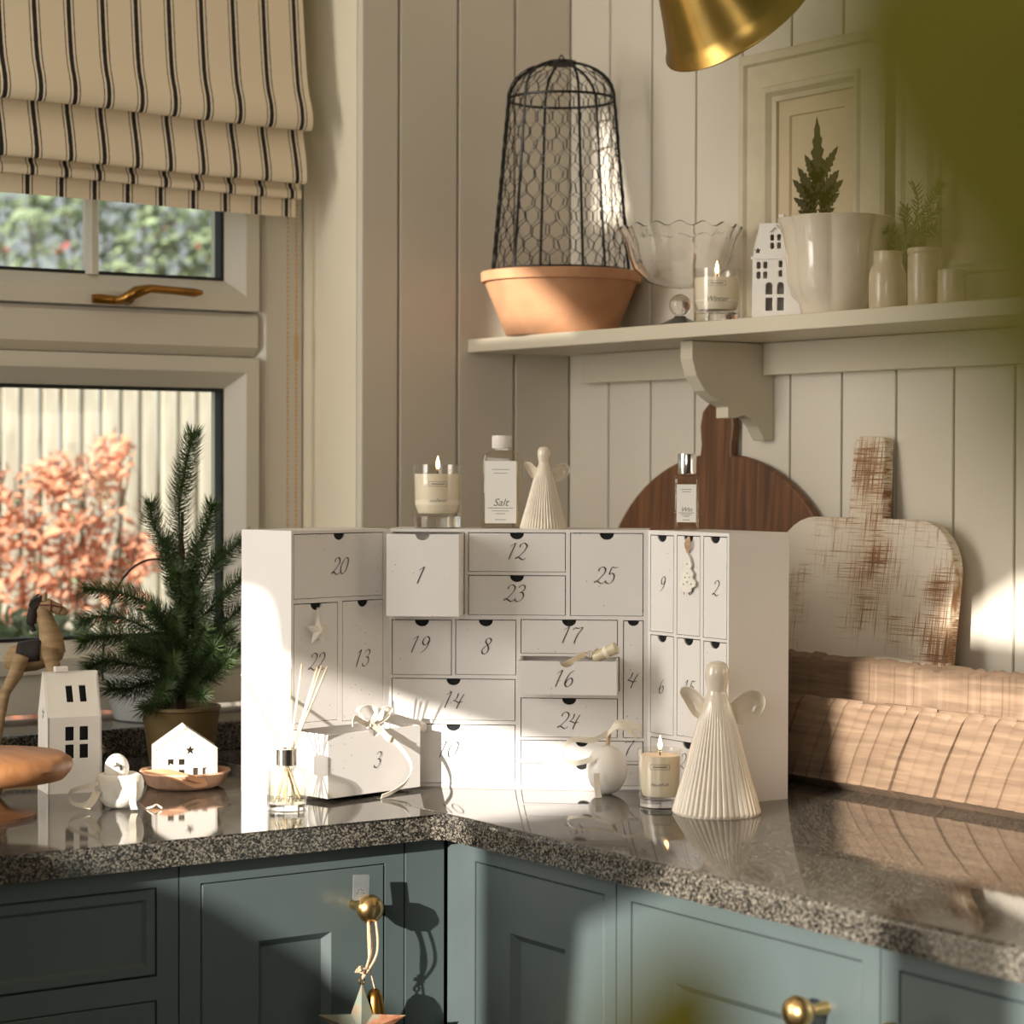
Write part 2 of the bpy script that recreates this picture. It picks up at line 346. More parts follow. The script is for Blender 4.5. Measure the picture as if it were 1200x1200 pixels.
# ------------------------------------------------------------------ strokes & lettering
DIG = {
 '0': [[(.62,.98),(.36,.80),(.16,.42),(.20,.10),(.42,.02),(.68,.22),(.84,.62),(.80,.92),(.62,.98),(.52,.92)]],
 '1': [[(.30,.80),(.48,.90),(.66,1.0),(.52,.62),(.40,.30),(.30,-.02)]],
 '2': [[(.26,.74),(.32,.92),(.58,1.0),(.78,.86),(.72,.62),(.44,.32),(.12,.06),(.06,.10),(.22,.14),(.48,.02),(.66,-.02),(.82,.10)]],
 '3': [[(.30,.82),(.44,.97),(.70,.98),(.78,.80),(.62,.60),(.44,.54),(.64,.52),(.74,.34),(.62,.10),(.36,-.02),(.14,.06),(.14,.18)]],
 '4': [[(.44,.92),(.36,.62),(.16,.44),(.30,.42),(.56,.34),(.86,.40)],[(.88,.86),(.64,.46),(.50,.10),(.46,-.06)]],
 '5': [[(.94,1.0),(.70,.96),(.48,.98),(.34,.56),(.56,.62),(.74,.46),(.66,.16),(.40,-.02),(.14,.06),(.12,.18)]],
 '6': [[(.78,.98),(.52,.84),(.28,.50),(.20,.18),(.36,.0),(.62,.10),(.74,.36),(.60,.52),(.38,.42),(.24,.22)]],
 '7': [[(.20,.80),(.34,.94),(.60,.90),(.92,.96),(.66,.60),(.50,.28),(.42,-.04)]],
 '8': [[(.80,.86),(.66,.99),(.44,.92),(.40,.74),(.58,.54),(.66,.28),(.52,.04),(.28,.02),(.18,.20),(.36,.44),(.64,.60),(.80,.80),(.78,.90)]],
 '9': [[(.78,.74),(.62,.50),(.40,.48),(.30,.68),(.42,.92),(.66,.98),(.80,.80),(.72,.44),(.50,.14),(.22,-.04)]],
}
def stroke2d(mb, pts, wmax, M, off):
    P = spline([(x, y, 0) for x, y in pts], 5); k = len(P); vs = []; fs = []
    for i, p in enumerate(P):
        t = (P[min(i+1, k-1)]-P[max(i-1, 0)]).normalized(); a = math.atan2(t.y, t.x)
        wd = wmax*(.26+.70*abs(math.sin(a-math.radians(28)))**1.4)
        if i in (0, k-1): wd *= .5
        nrm = Vector((-t.y, t.x, 0))*wd*.5
        vs += [p+nrm+Vector((0, 0, off)), p-nrm+Vector((0, 0, off))]
    for i in range(k-1): fs.append((2*i, 2*i+1, 2*i+3, 2*i+2))
    mb.add(vs, fs, M)
def number(txt, M, h, off=.0004):
    mb = MB(); adv = .62; wd = adv*len(txt)
    for i, ch in enumerate(txt):
        for st in DIG[ch]:
            pts = [((x*.80+i*adv-wd/2-.02+(y-.5)*.14)*h, (y-.5)*h) for x, y in st]
            stroke2d(mb, pts, h*.088, M, off)
    return mb
def letters(s, size, shear=.3):
    cu = bpy.data.curves.new('t', 'FONT'); cu.body = s; cu.size = size; cu.shear = shear; cu.align_x = 'CENTER'; cu.align_y = 'CENTER'
    ob = bpy.data.objects.new('t', cu); COL.objects.link(ob); dg = bpy.context.evaluated_depsgraph_get()
    me = bpy.data.meshes.new_from_object(ob.evaluated_get(dg)); vs = [v.co.copy() for v in me.vertices]; fs = [tuple(p.vertices) for p in me.polygons]
    bpy.data.objects.remove(ob); bpy.data.curves.remove(cu); bpy.data.meshes.remove(me); return vs, fs
def bend(vs, r, a0, z0):                                  # flat x,y -> around an upright cylinder
    return [(r*math.cos(a0+v[0]/r), r*math.sin(a0+v[0]/r), z0+v[1]) for v in vs]
def toward(P): d = CAM-Vector(P); return math.atan2(d.y, d.x)
def squiggle(n, w, h, seed):
    rd = random.Random(seed); pts = []
    for i in range(n):
        x = -w/2+w*i/(n-1); pts.append((x+rd.uniform(-.2, .2)*w/n, (h*rd.uniform(.3, 1) if i % 2 else -h*rd.uniform(.1, .4))))
    return pts
# ================================================================== THE SETTING
ZT = 0.90                                                  # worktop height
def mitre(mb, x0, y0, x1, y1, prof, M=None, fill=False):   # mitred moulding round a rectangle; prof = (inset, height)
    vs = []; fs = []
    for s, d in prof: vs += [(x0+s, y0+s, d), (x1-s, y0+s, d), (x1-s, y1-s, d), (x0+s, y1-s, d)]
    for j in range(len(prof)-1):
        for q in range(4): fs.append((j*4+q, j*4+(q+1) % 4, j*4+4+(q+1) % 4, j*4+4+q))
    if fill: k = 4*(len(prof)-1); fs += [(k, k+1, k+2, k+3), (3, 2, 1, 0)]
    else:
        k = 4*(len(prof)-1)
        for q in range(4): fs.append((k+q, k+(q+1) % 4, (q+1) % 4, q))
    return mb.add(vs, fs, M)

struct(MB().box((-3.24, -4.2, -.06), (.2, .3, 0)).build('floor', M_FLOOR))
struct(MB().box((-3.24, -4.2, 2.85), (.2, .3, 2.92)).build('ceiling', M_CEIL))
wl = MB()
wl.box((-.351, .014, 0), (.2, .3, 2.85)).box((-2.4, .014, 0), (-1.5, .3, 2.85)).box((-1.5, .014, 2.25), (-.351, .3, 2.85)).box((-1.5, .014, 0), (-.351, .3, .898))
wall_left = struct(wl.build('wall_left', W_REVEAL))
def boards(parent, edges, fn):
    for a, b in zip(edges[:-1], edges[1:]):
        mb = MB(); g = .0016
        fn(mb, a, b, g); mb.build('plank', W_BOARD, parent, bevel=.0022, seg=2)
boards(wall_left, [0, -.097, -.194, -.291, -.351], lambda m, a, b, g: m.box((b+g*(b > -.35), .0, ZT+.002), (a-g*(a < 0), .0138, 2.849)))
wall_right = struct(MB().box((.014, -4.2, 0), (.2, .0135, 2.85)).build('wall_right', paint('groove_paint', lin(120, 108, 92), .8)))
ed = [0, -.0939]
while ed[-1] > -2.2: ed.append(ed[-1]-.097)
boards(wall_right, ed, lambda m, a, b, g: m.box((.0, b+g, ZT+.002), (.0138, a-g*(a < 0), 2.849)))
# unseen side wall added as a gobo: openings shaped to cast the sun patches
ws = MB()
holes = [
 [(-1.815, 1.40), (-1.725, 1.40), (-1.68, 1.44), (-1.605, 1.505), (-1.56, 1.517), (-1.30, 1.54), (-1.30, 1.868), (-1.475, 1.868), (-1.497, 1.860), (-1.507, 1.842), (-1.515, 1.80), (-1.60, 1.785), (-1.815, 1.772)],
 [(-2.445, 1.15), (-1.93, 1.15), (-1.98, 1.58), (-2.14, 1.645), (-2.075, 1.74), (-2.07, 1.965), (-2.445, 1.965)],
 [(-2.445, 2.015), (-2.17, 2.015), (-2.21, 2.05), (-2.29, 2.095), (-2.445, 2.11)],
 [(-4.0, 1.25), (-2.57, 1.25), (-2.57, 2.45), (-4.0, 2.45)],
 [(-1.62, 2.345), (-1.348, 2.345), (-1.348, 2.45), (-1.47, 2.45), (-1.56, 2.38)],
 [(-1.55, 2.56), (-1.455, 2.56), (-1.465, 2.72), (-1.495, 2.72)]]
ws.panel([(-4.2, 0), (-.75, 0), (-.75, 2.85), (-4.2, 2.85)], holes, -.04, 0, frame((-3.2, 0, 0), (0, 1, 0), (0, 0, 1), (1, 0, 0)))
struct(ws.build('wall_side_gobo', M_PLASTER))
struct(MB().box((-3.24, -4.26, 0), (.2, -4.2, 2.85)).build('wall_back', paint('dark_plaster', lin(74, 70, 66), .8)))

# window in the left wall
YW = .165
WM = frame((0, YW, 0), (1, 0, 0), (0, 0, 1), (0, -1, 0))
win = struct(empty('window_1', (-.92, YW, .945)))
wi = Matrix.Translation((.92, -YW, -.945)) @ WM
fm = mitre(MB(), -1.498, .945, -.353, 2.248, [(0, -.07), (0, 0), (.0, .004), (.058, .004), (.070, -.012), (.070, -.07)], wi)
fm.build('window_frame', W_UPVC, win, bevel=.0015)
tr = MB(); tr.prism([(1.4295, -.06), (1.4295, -.010), (1.442, .003), (1.484, .003), (1.4895, -.002), (1.4895, -.06)], -1.4285, -.4235, wi @ Matrix(((0, 0, 1, 0), (1, 0, 0, 0), (0, 1, 0, 0), (0, 0, 0, 1))))
tr.build('transom', W_UPVC, win)
SP = [(.0015, -.05), (.0015, .010), (.022, .010), (.044, -.014), (.047, -.05)]
for nm, z0, z1 in (('sash', .996, 1.4285), ('sash', 1.4905, 2.177)):
    s = mitre(MB(), -1.4275, z0, -.4235, z1, SP, wi).build(nm, W_UPVC, win, bevel=.001)
    mitre(MB(), -1.4275+.0445, z0+.0445, -.4235-.0445, z1-.0445, [(0, -.034), (0, -.016), (.0045, -.016), (.0045, -.034)], wi).build('gasket', W_GASKET, s)
    MB().box((-1.384, z0+.046, -.0325), (-.469, z1-.046, -.0265), wi).build('pane', M_PANE, s)
    if z0 > 1.2:
        for X in (-.667, -.862, -1.057, -1.252):
            b = MB(); b.prism([(-.010, -.024), (-.010, -.016), (-.004, -.006), (.004, -.006), (.010, -.016), (.010, -.024)], z0+.044, z1-.044, wi @ Matrix(((1, 0, 0, X), (0, 0, 1, 0), (0, 1, 0, 0), (0, 0, 0, 1))))
            b.build('glazing_bar', W_UPVC, s)
        hd = empty('handle'); hd.parent = s
        H = lambda x, y, d: ony(x, y, YW-d)-Vector((-.92, YW, .945))
        m = MB(); m.tube([H(108, 350, .014), H(116, 350, .016), H(140, 352, .016), H(152, 353, .014)], [.006, .007, .006, .003], 10)
        m.tube([H(136, 352, .022), H(148, 349, .034), H(160, 342, .044), H(176, 338, .044), H(200, 340, .042), H(228, 343, .042), H(237, 343, .042)], [.004, .007, .0085, .006, .0055, .006, .003], 10)
        m.tube([H(150, 352, .010), H(152, 349, .034)], .0075, 10)
        m.build('handle_lever', M_BRASS2, s, 50); bpy.data.objects.remove(hd)
MB().box((-1.499, .003, .8985), (-.3525, .232, .938), Matrix.Translation((.92, -YW, -.945))).build('window_sill', M_GRANITE, win, bevel=.003)

# roman blind
def zof(x, y, Y): return ony(x, y, Y).z
bx0, bx1 = -1.43, -.404
zf = [zof(345, 150, .045), zof(340, 213, .060), zof(335, 231, .075), zof(332, 253, .09)]
prof = [(.085, 2.23), (.080, 2.05), (.070, 1.92), (.058, zf[0]+.07), (.046, zf[0]+.03), (.044, zf[0]+.010), (.050, zf[0]), (.060, zf[0]+.004), (.070, zf[0]+.022),
        (.072, zf[0]-.002), (.064, zf[1]+.040), (.058, zf[1]+.012), (.060, zf[1]), (.070, zf[1]+.003), (.078, zf[1]+.014),
        (.079, zf[1]-.002), (.073, zf[2]+.010), (.073, zf[2]), (.080, zf[2]+.001), (.086, zf[2]+.010), (.089, zf[2]-.002), (.089, zf[3])]
prof = [(p.x, p.y) for p in spline([(a, b, 0) for a, b in prof], 4)]
mb = MB(); nx = 90; rd = random.Random(3)
vs = []; fs = []
for side in (0, 1):
    for i in range(nx+1):
        X = bx0+(bx1-bx0)*i/nx
        for j, (Y, Z) in enumerate(prof):
            k = max(0, min(1, (2.15-Z)/.4))
            wv = noise.noise((X*5, Z*2.2, 0))*.007*k
            sagz = noise.noise((X*3.1, 7, 0))*.004*k + (X-bx1)*(-.010)*k
            vs.append((X+noise.noise((Z*9, X*2, 3))*.003*k, Y+wv+(.0012 if side else 0), Z+sagz))
n = len(prof); o2 = (nx+1)*n
for i in range(nx):
    for j in range(n-1):
        a, b, c, d = i*n+j, (i+1)*n+j, (i+1)*n+j+1, i*n+j+1
        fs += [(a, b, c, d), (o2+d, o2+c, o2+b, o2+a)]
for i in (0, nx):
    for j in range(n-1): fs.append((i*n+j, i*n+j+1, o2+i*n+j+1, o2+i*n+j))
for i in range(nx):
    for j in (0, n-1): fs.append((i*n+j, (i+1)*n+j, o2+(i+1)*n+j, o2+i*n+j))
mb.add(vs, fs)
bl = empty('roman_blind', ((bx0+bx1)/2, .085, 2.23)); inv = Matrix.Translation((-(bx0+bx1)/2, -.085, -2.23))
mb2 = MB(); mb2.add([v for v in mb.v], mb.f, inv); mb2.build('fabric', M_TICK, bl, 60)
MB().box((bx0, .075, 2.232), (bx1, .11, 2.249), inv).build('headrail', W_UPVC, bl)
tag(bl, 'cream roman blind with black ticking stripes gathered in folds over the window', 'blind')
for xp, lb in ((337, 'beaded blind cord hanging against the window frame, the one farther from the plank wall'), (347, 'beaded blind cord hanging nearer the plank wall, with a joint halfway down')):
    c = MB(); P = ony(xp, 430, .125); z = 2.0; i = 0
    while z > .99:
        c.ball((0, 0, z-2.0), .0021, 6, 4); z -= .0064; i += 1
    c.tube([(0, 0, 0), (0, 0, -1.01)], .0006, 4)
    if xp == 347: c.tube([(0, 0, -.54), (0, 0, -.575)], .003, 6)
    tag(c.build('blind_chain', paint('bead_cord', lin(200, 160, 104), .5), loc=(P.x, .125, 2.0)), lb, 'cord')

# worktop: two slabs meeting at the inner corner
def slab(name, pts, edges_round, label):
    bm = bmesh.new(); t = .028
    vs0 = [bm.verts.new((x, y, -t)) for x, y in pts]; vs1 = [bm.verts.new((x, y, 0)) for x, y in pts]
    bm.faces.new(list(reversed(vs0))); bm.faces.new(vs1); k = len(pts)
    for i in range(k): bm.faces.new((vs0[i], vs0[(i+1) % k], vs1[(i+1) % k], vs1[i]))
    bm.edges.ensure_lookup_table()
    es = [e for e in bm.edges if any({e.verts[0], e.verts[1]} == {vs1[i], vs1[(i+1) % k]} for i in edges_round)]
    bmesh.ops.bevel(bm, geom=es, offset=.006, segments=4, affect='EDGES', profile=.5)
    es = [e for e in bm.edges if e.is_boundary]
    me = bpy.data.meshes.new(name); bm.to_mesh(me); bm.free(); me.materials.append(M_GRANITE)
    me.shade_smooth(); me.set_sharp_from_angle(angle=math.radians(35))
    o = bpy.data.objects.new(name, me); COL.objects.link(o); o.location = (0, 0, ZT); return tag(o, label, 'worktop')
slab('worktop', [(-2.35, 0-.001), (-2.35, -.62), (-.632, -.62), (-.6205, -.6315), (-.6205, -.001)], (1, 2), 'speckled dark granite worktop slab running below the window')
slab('worktop', [(-.001, -.001), (-.6195, -.001), (-.6195, -2.6), (-.001, -2.6)], (1,), 'speckled dark granite worktop slab along the plank wall under the shelf')

# cabinets
DP = [(0, -.018), (0, -.0012), (.0012, 0), (.0655, 0), (.0735, -.0085)]
def door(parent, M, a, b, z0, z1, knob=None):
    q = 1 if z1-z0 > .2 else .16
    DPq = DP if q == 1 else [(0, -.018), (0, -.0012), (.0012, 0), (.010, 0), (.0135, -.0035)]
    d = mitre(MB(), a+.0016, z0+.0016, b-.0016, z1-.0016, DPq, M, fill=True).build('door', M_GREEN, parent)
    if knob:
        ks, kz, r = knob
        k = MB(); k.lathe([(.006*r, 0), (.0065*r, .004*r), (.005*r, .014*r), (.007*r, .020*r), (.013*r, .026*r), (.0155*r, .034*r), (.013*r, .041*r), (.006*r, .045*r), (1e-5, .0455*r)], 20, M @ Matrix.Translation((ks, kz, 0)))
        k.build('knob', M_BRASS, d, 50)
    return d
def cabinet(label, o, u, n, s0, s1, fronts, zt=ZT-.0295, plain=False):
    M0 = frame(o, u, (0, 0, 1), n); c = M0 @ Vector(((s0+s1)/2, 0, .1)); root = empty('base_cabinet', c); M = Matrix.Translation(-c) @ M0
    a, b = s0+.0004, s1-.0004
    body = MB().box((a, .1, -.56), (b, zt, -.0205), M)
    body.box((a, .001, -.5), (b, .1, -.06), M).build('carcass', M_GREEN, root)
    if plain: MB().box((a, .1, -.02), (b, zt, 0), M).build('panel', M_GREEN, root, bevel=.001)
    else:
        hs = [[(f[0], f[2]), (f[1], f[2]), (f[1], f[3]), (f[0], f[3])] for f in fronts]
        MB().panel([(a, .1), (b, .1), (b, zt), (a, zt)], hs, -.02, 0, M).build('face_frame', M_GREEN, root)
        for f in fronts: door(root, M, f[0], f[1], f[2], f[3], f[4] if len(f) > 4 else None)
    return tag(root, label, 'cabinet')
LC = ((0, -.595, 0), (1, 0, 0), (0, -1, 0)); RC = ((-.595, 0, 0), (0, -1, 0), (-1, 0, 0))
KP = ony(424, 1062, -.612)
cabinet('dark green base cabinet with stacked drawers and no star hanging on it', *LC, -1.40, -.921, [(-1.376, -.945, .757, .848), (-1.376, -.945, .44, .733), (-1.376, -.945, .13, .416)])
cabinet('dark green base cabinet door with a metal star hanging from its knob', *LC, -.920, -.650, [(-.896, -.674, .13, .847, (KP.x, KP.z, 1.0))])
cabinet('narrow plain green corner filler panel beside the star cabinet', *LC, -.649, -.597, [], plain=True)
cabinet('green base cabinet in the inner corner without any knob showing', *RC, .597, .905, [(.652, .886, .13, .850)])
cabinet('green base cabinet next to the knobless one, its door carrying a round brass knob', *RC, .906, 1.281, [(.929, 1.259, .13, .850, (1.213, .800, 1.0))])
cabinet('green base cabinet farthest along the plank wall from the corner', *RC, 1.282, 1.70, [(1.304, 1.678, .13, .850, (1.330, .800, 1.0))])

# shelf with rail and bracket on the right wall
ZS = 1.455
sh = empty('wall_shelf', (0, -.8, ZS)); inv = Matrix.Translation((0, .8, -ZS))
MB().box((-.178, -1.75, ZS-.0185), (-.0005, -.0008, ZS), inv).build('shelf_board', W_TRIM, sh, bevel=.0015)
yb0, yb1 = -.452, -.428
MB().box((-.020, yb1+.0005, 1.395), (-.0005, -.055, ZS-.019), inv).build('rail', W_TRIM, sh, bevel=.001)
MB().box((-.020, -1.70, 1.395), (-.0005, yb0-.0005, ZS-.019), inv).build('rail', W_TRIM, sh, bevel=.001)
bo = []
BP = lambda x, y: (onpl(x, y, (0, yb0, 0), (0, 1, 0)).x, onpl(x, y, (0, yb0, 0), (0, 1, 0)).z)
pts = [BP(811, 398)]+[BP(*p) for p in ((811, 420), (816, 440), (826, 458), (840, 470), (853, 477))]
pts += [BP(853, 490), BP(862, 490), BP(872, 487), BP(880, 490), BP(888, 500), BP(893, 510), BP(896, 516), BP(903, 516)]
pts[0] = (pts[1][0], ZS-.0192); zl = pts[-1][1]
pts[-1] = (-.0006, zl); pts.append((-.0006, ZS-.0192))
xs_min = min(p[0] for p in pts)
bk = MB(); bk.prism([(p.x, p.y) for p in [Vector(q) for q in pts]], 0, yb1-yb0, inv @ Matrix(((1, 0, 0, 0), (0, 0, 1, yb0), (0, 1, 0, 0), (0, 0, 0, 1))))
bk.build('bracket', W_TRIM, sh, bevel=.0012)
tag(sh, 'long cream painted wall shelf on a scrolled bracket against the planks', 'shelf')

# ------------------------------------------------------------------ garden beyond the window
struct(MB().box((-9, .6, -.1), (14, 30, -.02)).build('garden_ground', M_GRASS))
fe = empty('garden_fence', (.4, 1.8, -.02))
sm = MB().box((-.016, -.012, 0), (.016, .012, 1.60)).build('slat', M_FENCE, fe, loc=(-1.2, 0, 0)).data
x = -1.2+.045
while x < 1.5:
    o = bpy.data.objects.new('slat', sm); COL.objects.link(o); o.parent = fe; o.location = (x, random.uniform(-.003, .003), random.uniform(-.006, .006)); x += .045
for z in (.3, 1.2): MB().box((-1.3, .0155, z), (1.6, .045, z+.08)).build('rail', M_FENCE, fe)
tag(fe, 'pale timber fence of upright slats outside the window', 'fence')
def shrub(name, label, base, blobs, nleaf, size, mat, seed, extra=None, stemmat=None):
    rd = random.Random(seed); root = empty(name, base); B = Vector(base); st = MB(); lf = MB(); ex = MB()
    for bi in range(14):
        c, r = blobs[bi % len(blobs)]; tip = Vector(c)+Vector((rd.uniform(-1, 1)*r[0], rd.uniform(-1, 1)*r[1], rd.uniform(-.3, .9)*r[2]))-B
        mid = tip*.5+Vector((rd.uniform(-.05, .05), rd.uniform(-.05, .05), 0)); st.tube([(0, 0, 0), mid, tip], [.008, .005, .002], 5)
    st.build('stem', stemmat or M_BARK, root)
    def leaf(m, p, s):
        u = Vector((rd.gauss(0, 1), rd.gauss(0, 1), rd.gauss(0, 1))).normalized(); v = u.orthogonal().normalized(); q = u.cross(v)
        m.add([p-u*s, p+v*s*.45+q*s*.15, p+u*s, p-v*s*.45+q*s*.15], [(0, 1, 2), (0, 2, 3)])
    for i in range(nleaf):
        c, r = rd.choice(blobs); d = Vector((rd.gauss(0, 1), rd.gauss(0, 1), rd.gauss(0, 1))).normalized()*(rd.random()**.45)
        p = Vector(c)+Vector((d.x*r[0], d.y*r[1], d.z*r[2]))-B
        bloom = extra and rd.random() < .06
        leaf(ex if bloom else lf, p, size*rd.uniform(.6, 1.3)*(.55 if bloom else 1))
    stuff(lf.build('foliage', mat, root))
    if extra and ex.v: stuff(ex.build('blossom', extra, root))
    return tag(root, label, 'shrub')
def at(x, y, Y): return ony(x, y, Y)
bl_ = [(at(x, y, 1.45), (rx, .10, rz)) for x, y, rx, rz in ((10, 600, .13, .10), (55, 640, .13, .10), (110, 610, .09, .10), (120, 680, .10, .09), (30, 700, .12, .07), (-40, 650, .15, .15), (160, 650, .04, .05), (75, 560, .07, .05), (130, 540, .03, .06))]
b0 = at(40, 720, 1.45)
shrub('autumn_shrub', 'coral orange leafy shrub growing in front of the garden fence', (b0.x, b0.y, -.02), bl_, 1500, .0165, M_CORAL, 5, M_LEAFG)
bl_ = [(at(x, y, 1.05), (.08, .05, .05)) for x, y in ((0, 742), (60, 747), (-60, 735))]
b0 = at(10, 760, 1.05)
shrub('low_shrub', 'low green plant at the foot of the coral shrub', (b0.x+.02, b0.y-.02, -.02), bl_, 260, .022, M_LEAFG, 8)
bl_ = [(at(x, y, 4.2), (.30, .25, .26)) for x, y in ((30, 250), (80, 300), (10, 330), (150, 320), (200, 290), (240, 320), (190, 240), (250, 250), (120, 240), (60, 200), (280, 300), (-60, 280))]
b0 = at(140, 330, 4.2)
shrub('flowering_hedge', 'tall green hedge with red blooms showing above the fence in the upper panes', (b0.x, b0.y, -.02), bl_, 1700, .034, M_LEAFG, 9, M_BERRY)
# ================================================================== ADVENT CALENDAR
M0v, M1v = Vector((-.554, -.406, 0)), Vector((-.319, -.599, 0))
uM = (M1v-M0v).normalized(); Lm = (M1v-M0v).length
Av = Vector((-.702, -.436, 0)); uL = (M0v-Av).normalized(); LL = (M0v-Av).length
uR = Vector((0, -1, 0)); LR = .1465
HB, DB = .3030, .088
cal = empty('advent_calendar', (M0v.x*.5+M1v.x*.5, M0v.y*.5+M1v.y*.5, ZT)); CI = Matrix.Translation(-Vector(cal.location))
SEC = {}
for k, o, u, L in (('L', Av, uL, LL), ('M', M0v, uM, Lm), ('R', M1v, uR, LR)):
    n = Vector((u.y, -u.x, 0)); SEC[k] = (Vector((o.x, o.y, ZT)), u, n, L)
DR = {  # number: (section, x0, x1, y0, y1 (pixels at the middle of the front), pulled out, number centre)
 '20': ('L', 343.5, 449, 624.5, 700, 0, (398, 663)), '22': ('L', 344, 396, 706.5, 846, 0, (371, 775)), '13': ('L', 401, 449, 703, 843, 0, (424, 771)), '3': ('L', None, None, None, None, .058, (442, 890)),
 '1': ('M', 451, 538.5, 624.5, 723, .055, (492, 674)), '12': ('M', 548.5, 663, 624, 670.3, 0, (605, 646)), '23': ('M', 548.5, 663, 674, 721, 0, (603, 695)), '25': ('M', 668, 754, 624.5, 722, 0, (709, 674)),
 '19': ('M', 458, 529.5, 726, 791, 0, (491, 755)), '8': ('M', 533.5, 605, 726, 791, 0, (569, 757)), '17': ('M', 610, 724, 726, 768.5, 0, (668, 744)), '16': ('M', 605, 723.5, 771.5, 815, .055, (660, 795)),
 '4': ('M', 730, 754, 727, 865, 0, (740, 796)), '14': ('M', 458, 604, 795, 844, 0, (530, 820)), '24': ('M', 610, 724, 818, 864.5, 0, (666, 844)), '10': ('M', 458, 604, 848.5, 919, 0, (524, 878)),
 '7': ('M', 610, 754, 867.5, 892, 0, (735, 876)), '11': ('M', 610, 754, 894.5, 921.5, 0, (712, 908)),
 '9': ('R', 762, 789.5, 627, 741, 0, (776, 684)), '18': ('R', 793, 820.5, 627.5, 745, 0, (807, 688)), '2': ('R', 824, 853, 628.5, 748.5, 0, (839, 689)),
 '6': ('R', 762, 789.5, 744.5, 860.5, 0, (775, 804)), '15': ('R', 793, 820.5, 748, 864, 0, (806, 806)), '5': ('R', 824, 853, 752, 868, 0, (838, 812)), '21': ('R', 762, 853, 870, 934, 0, (804, 892))}
slots = {'L': [], 'M': [], 'R': []}; geo = {}
for k, (sec, x0, x1, y0, y1, pull, nc) in DR.items():
    o, u, n, L = SEC[sec]
    if k == '3': s0, s1, z0, z1 = .0035, L-.0035, .0045, .0775
    else:
        op = o+n*pull
        xm = (x0+x1)/2; ym = (y0+y1)/2
        s0 = (onpl(x0, ym, op, n)-op).dot(u); s1 = (onpl(x1, ym, op, n)-op).dot(u)
        z1 = onpl(xm, y0, op, n).z-ZT; z0 = onpl(xm, y1, op, n).z-ZT
        s0 = max(s0, .0032); s1 = min(s1, L-.0032); z0 = max(z0, .004); z1 = min(z1, HB-.0035)
    geo[k] = [sec, s0, s1, z0, z1, pull, nc]
# tidy shared edges so neighbouring slots keep a divider of at least 3 mm
ks = list(geo)
for a in ks:
    for b in ks:
        A, B = geo[a], geo[b]
        if a == b or A[0] != B[0]: continue
        ox = min(A[2], B[2])-max(A[1], B[1]); oz = min(A[4], B[4])-max(A[3], B[3])
        if ox > .004 and -.0032 < oz <= .012 and A[3] < B[3]:
            m = (A[4]+B[3])/2; A[4] = m-.0016; B[3] = m+.0016
        elif oz > .004 and -.0032 < ox <= .012 and A[1] < B[1]:
            m = (A[2]+B[1])/2; A[2] = m-.0016; B[1] = m+.0016
carc = None
for sec, (o, u, n, L) in SEC.items():
    M = CI @ frame(o, u, (0, 0, 1), n)
    hs = [[(g[1], g[3]), (g[2], g[3]), (g[2], g[4]), (g[1], g[4])] for g in geo.values() if g[0] == sec]
    mb = MB().panel([(0, 0), (L, 0), (L, HB), (0, HB)], hs, -.030, 0, M)
    t = .003
    mb.box((0, 0, -DB), (t, HB, -.03), M).box((L-t, 0, -DB), (L, HB, -.03), M).box((t, 0, -DB), (L-t, t, -.03), M).box((t, HB-t, -DB), (L-t, HB, -.03), M).box((t, t, -DB), (L-t, HB-t, -DB+t), M)
    mb.build('carcass', M_CARDP, cal)
def notched(s0, s1, z0, z1, r):
    c = (s0+s1)/2; pts = [(s0, z0), (s1, z0), (s1, z1)]
    for i in range(13):
        a = PI*i/12; pts.append((c+r*math.cos(a), z1-r*.86*math.sin(a)))
    pts.append((s0, z1)); return pts
M_BLACK = paint('matt_black', (.008, .008, .008), .9)
DROOT = {}
for k, (sec, s0, s1, z0, z1, pull, nc) in geo.items():
    o, u, n, L = SEC[sec]; g = .0010
    a, b, c, d = s0+g, s1-g, z0+g*.6, z1-g
    M = CI @ frame(o+n*pull, u, (0, 0, 1), n)
    r = .0083 if (b-a) > .03 else min(.0083, (b-a)*.30)
    if z1-z0 < .03: r = .0075
    f = MB().prism(notched(a, b, c, d, r), -.0022, -.0001, M).build('drawer', M_CARD, cal)
    dep = .078
    if pull:
        tr_ = MB(); t = .0018
        tr_.box((a, c, -dep), (b, c+t, -.0023), M).box((a, c+t, -dep), (a+t, d, -.0023), M).box((b-t, c+t, -dep), (b, d, -.0023), M).box((a+t, c+t, -dep), (b-t, d, -dep+t), M)
        tr_.build('tray', M_CARDP, f)
    else:
        MB().box((a+.001, c+.001, -dep), (b-.001, d-.0004, -.0024), M).build('tray', M_BLACK, f)  # closed drawers hold one solid black block in place of an open tray
    P = onpl(nc[0], nc[1], o+n*pull, n); q = P-(o+n*pull); ls = q.dot(u); lz = q.z
    h = {'3': .0175, '7': .017, '11': .017}.get(k, .0190)
    if k == '11': ls = (s0+s1)/2+.03
    if k == '15' or k == '5' or k == '18': ls = (s0+s1)/2
    number(k, M @ Matrix.Translation((ls, lz, 0)), h*(.9 if sec == 'R' else 1)).build('number', M_INK, f)
    DROOT[k] = (o+n*pull, u, n, s0, s1, z0, z1)
tag(cal, 'white speckled card advent calendar standing open with numbered drawers', 'calendar')

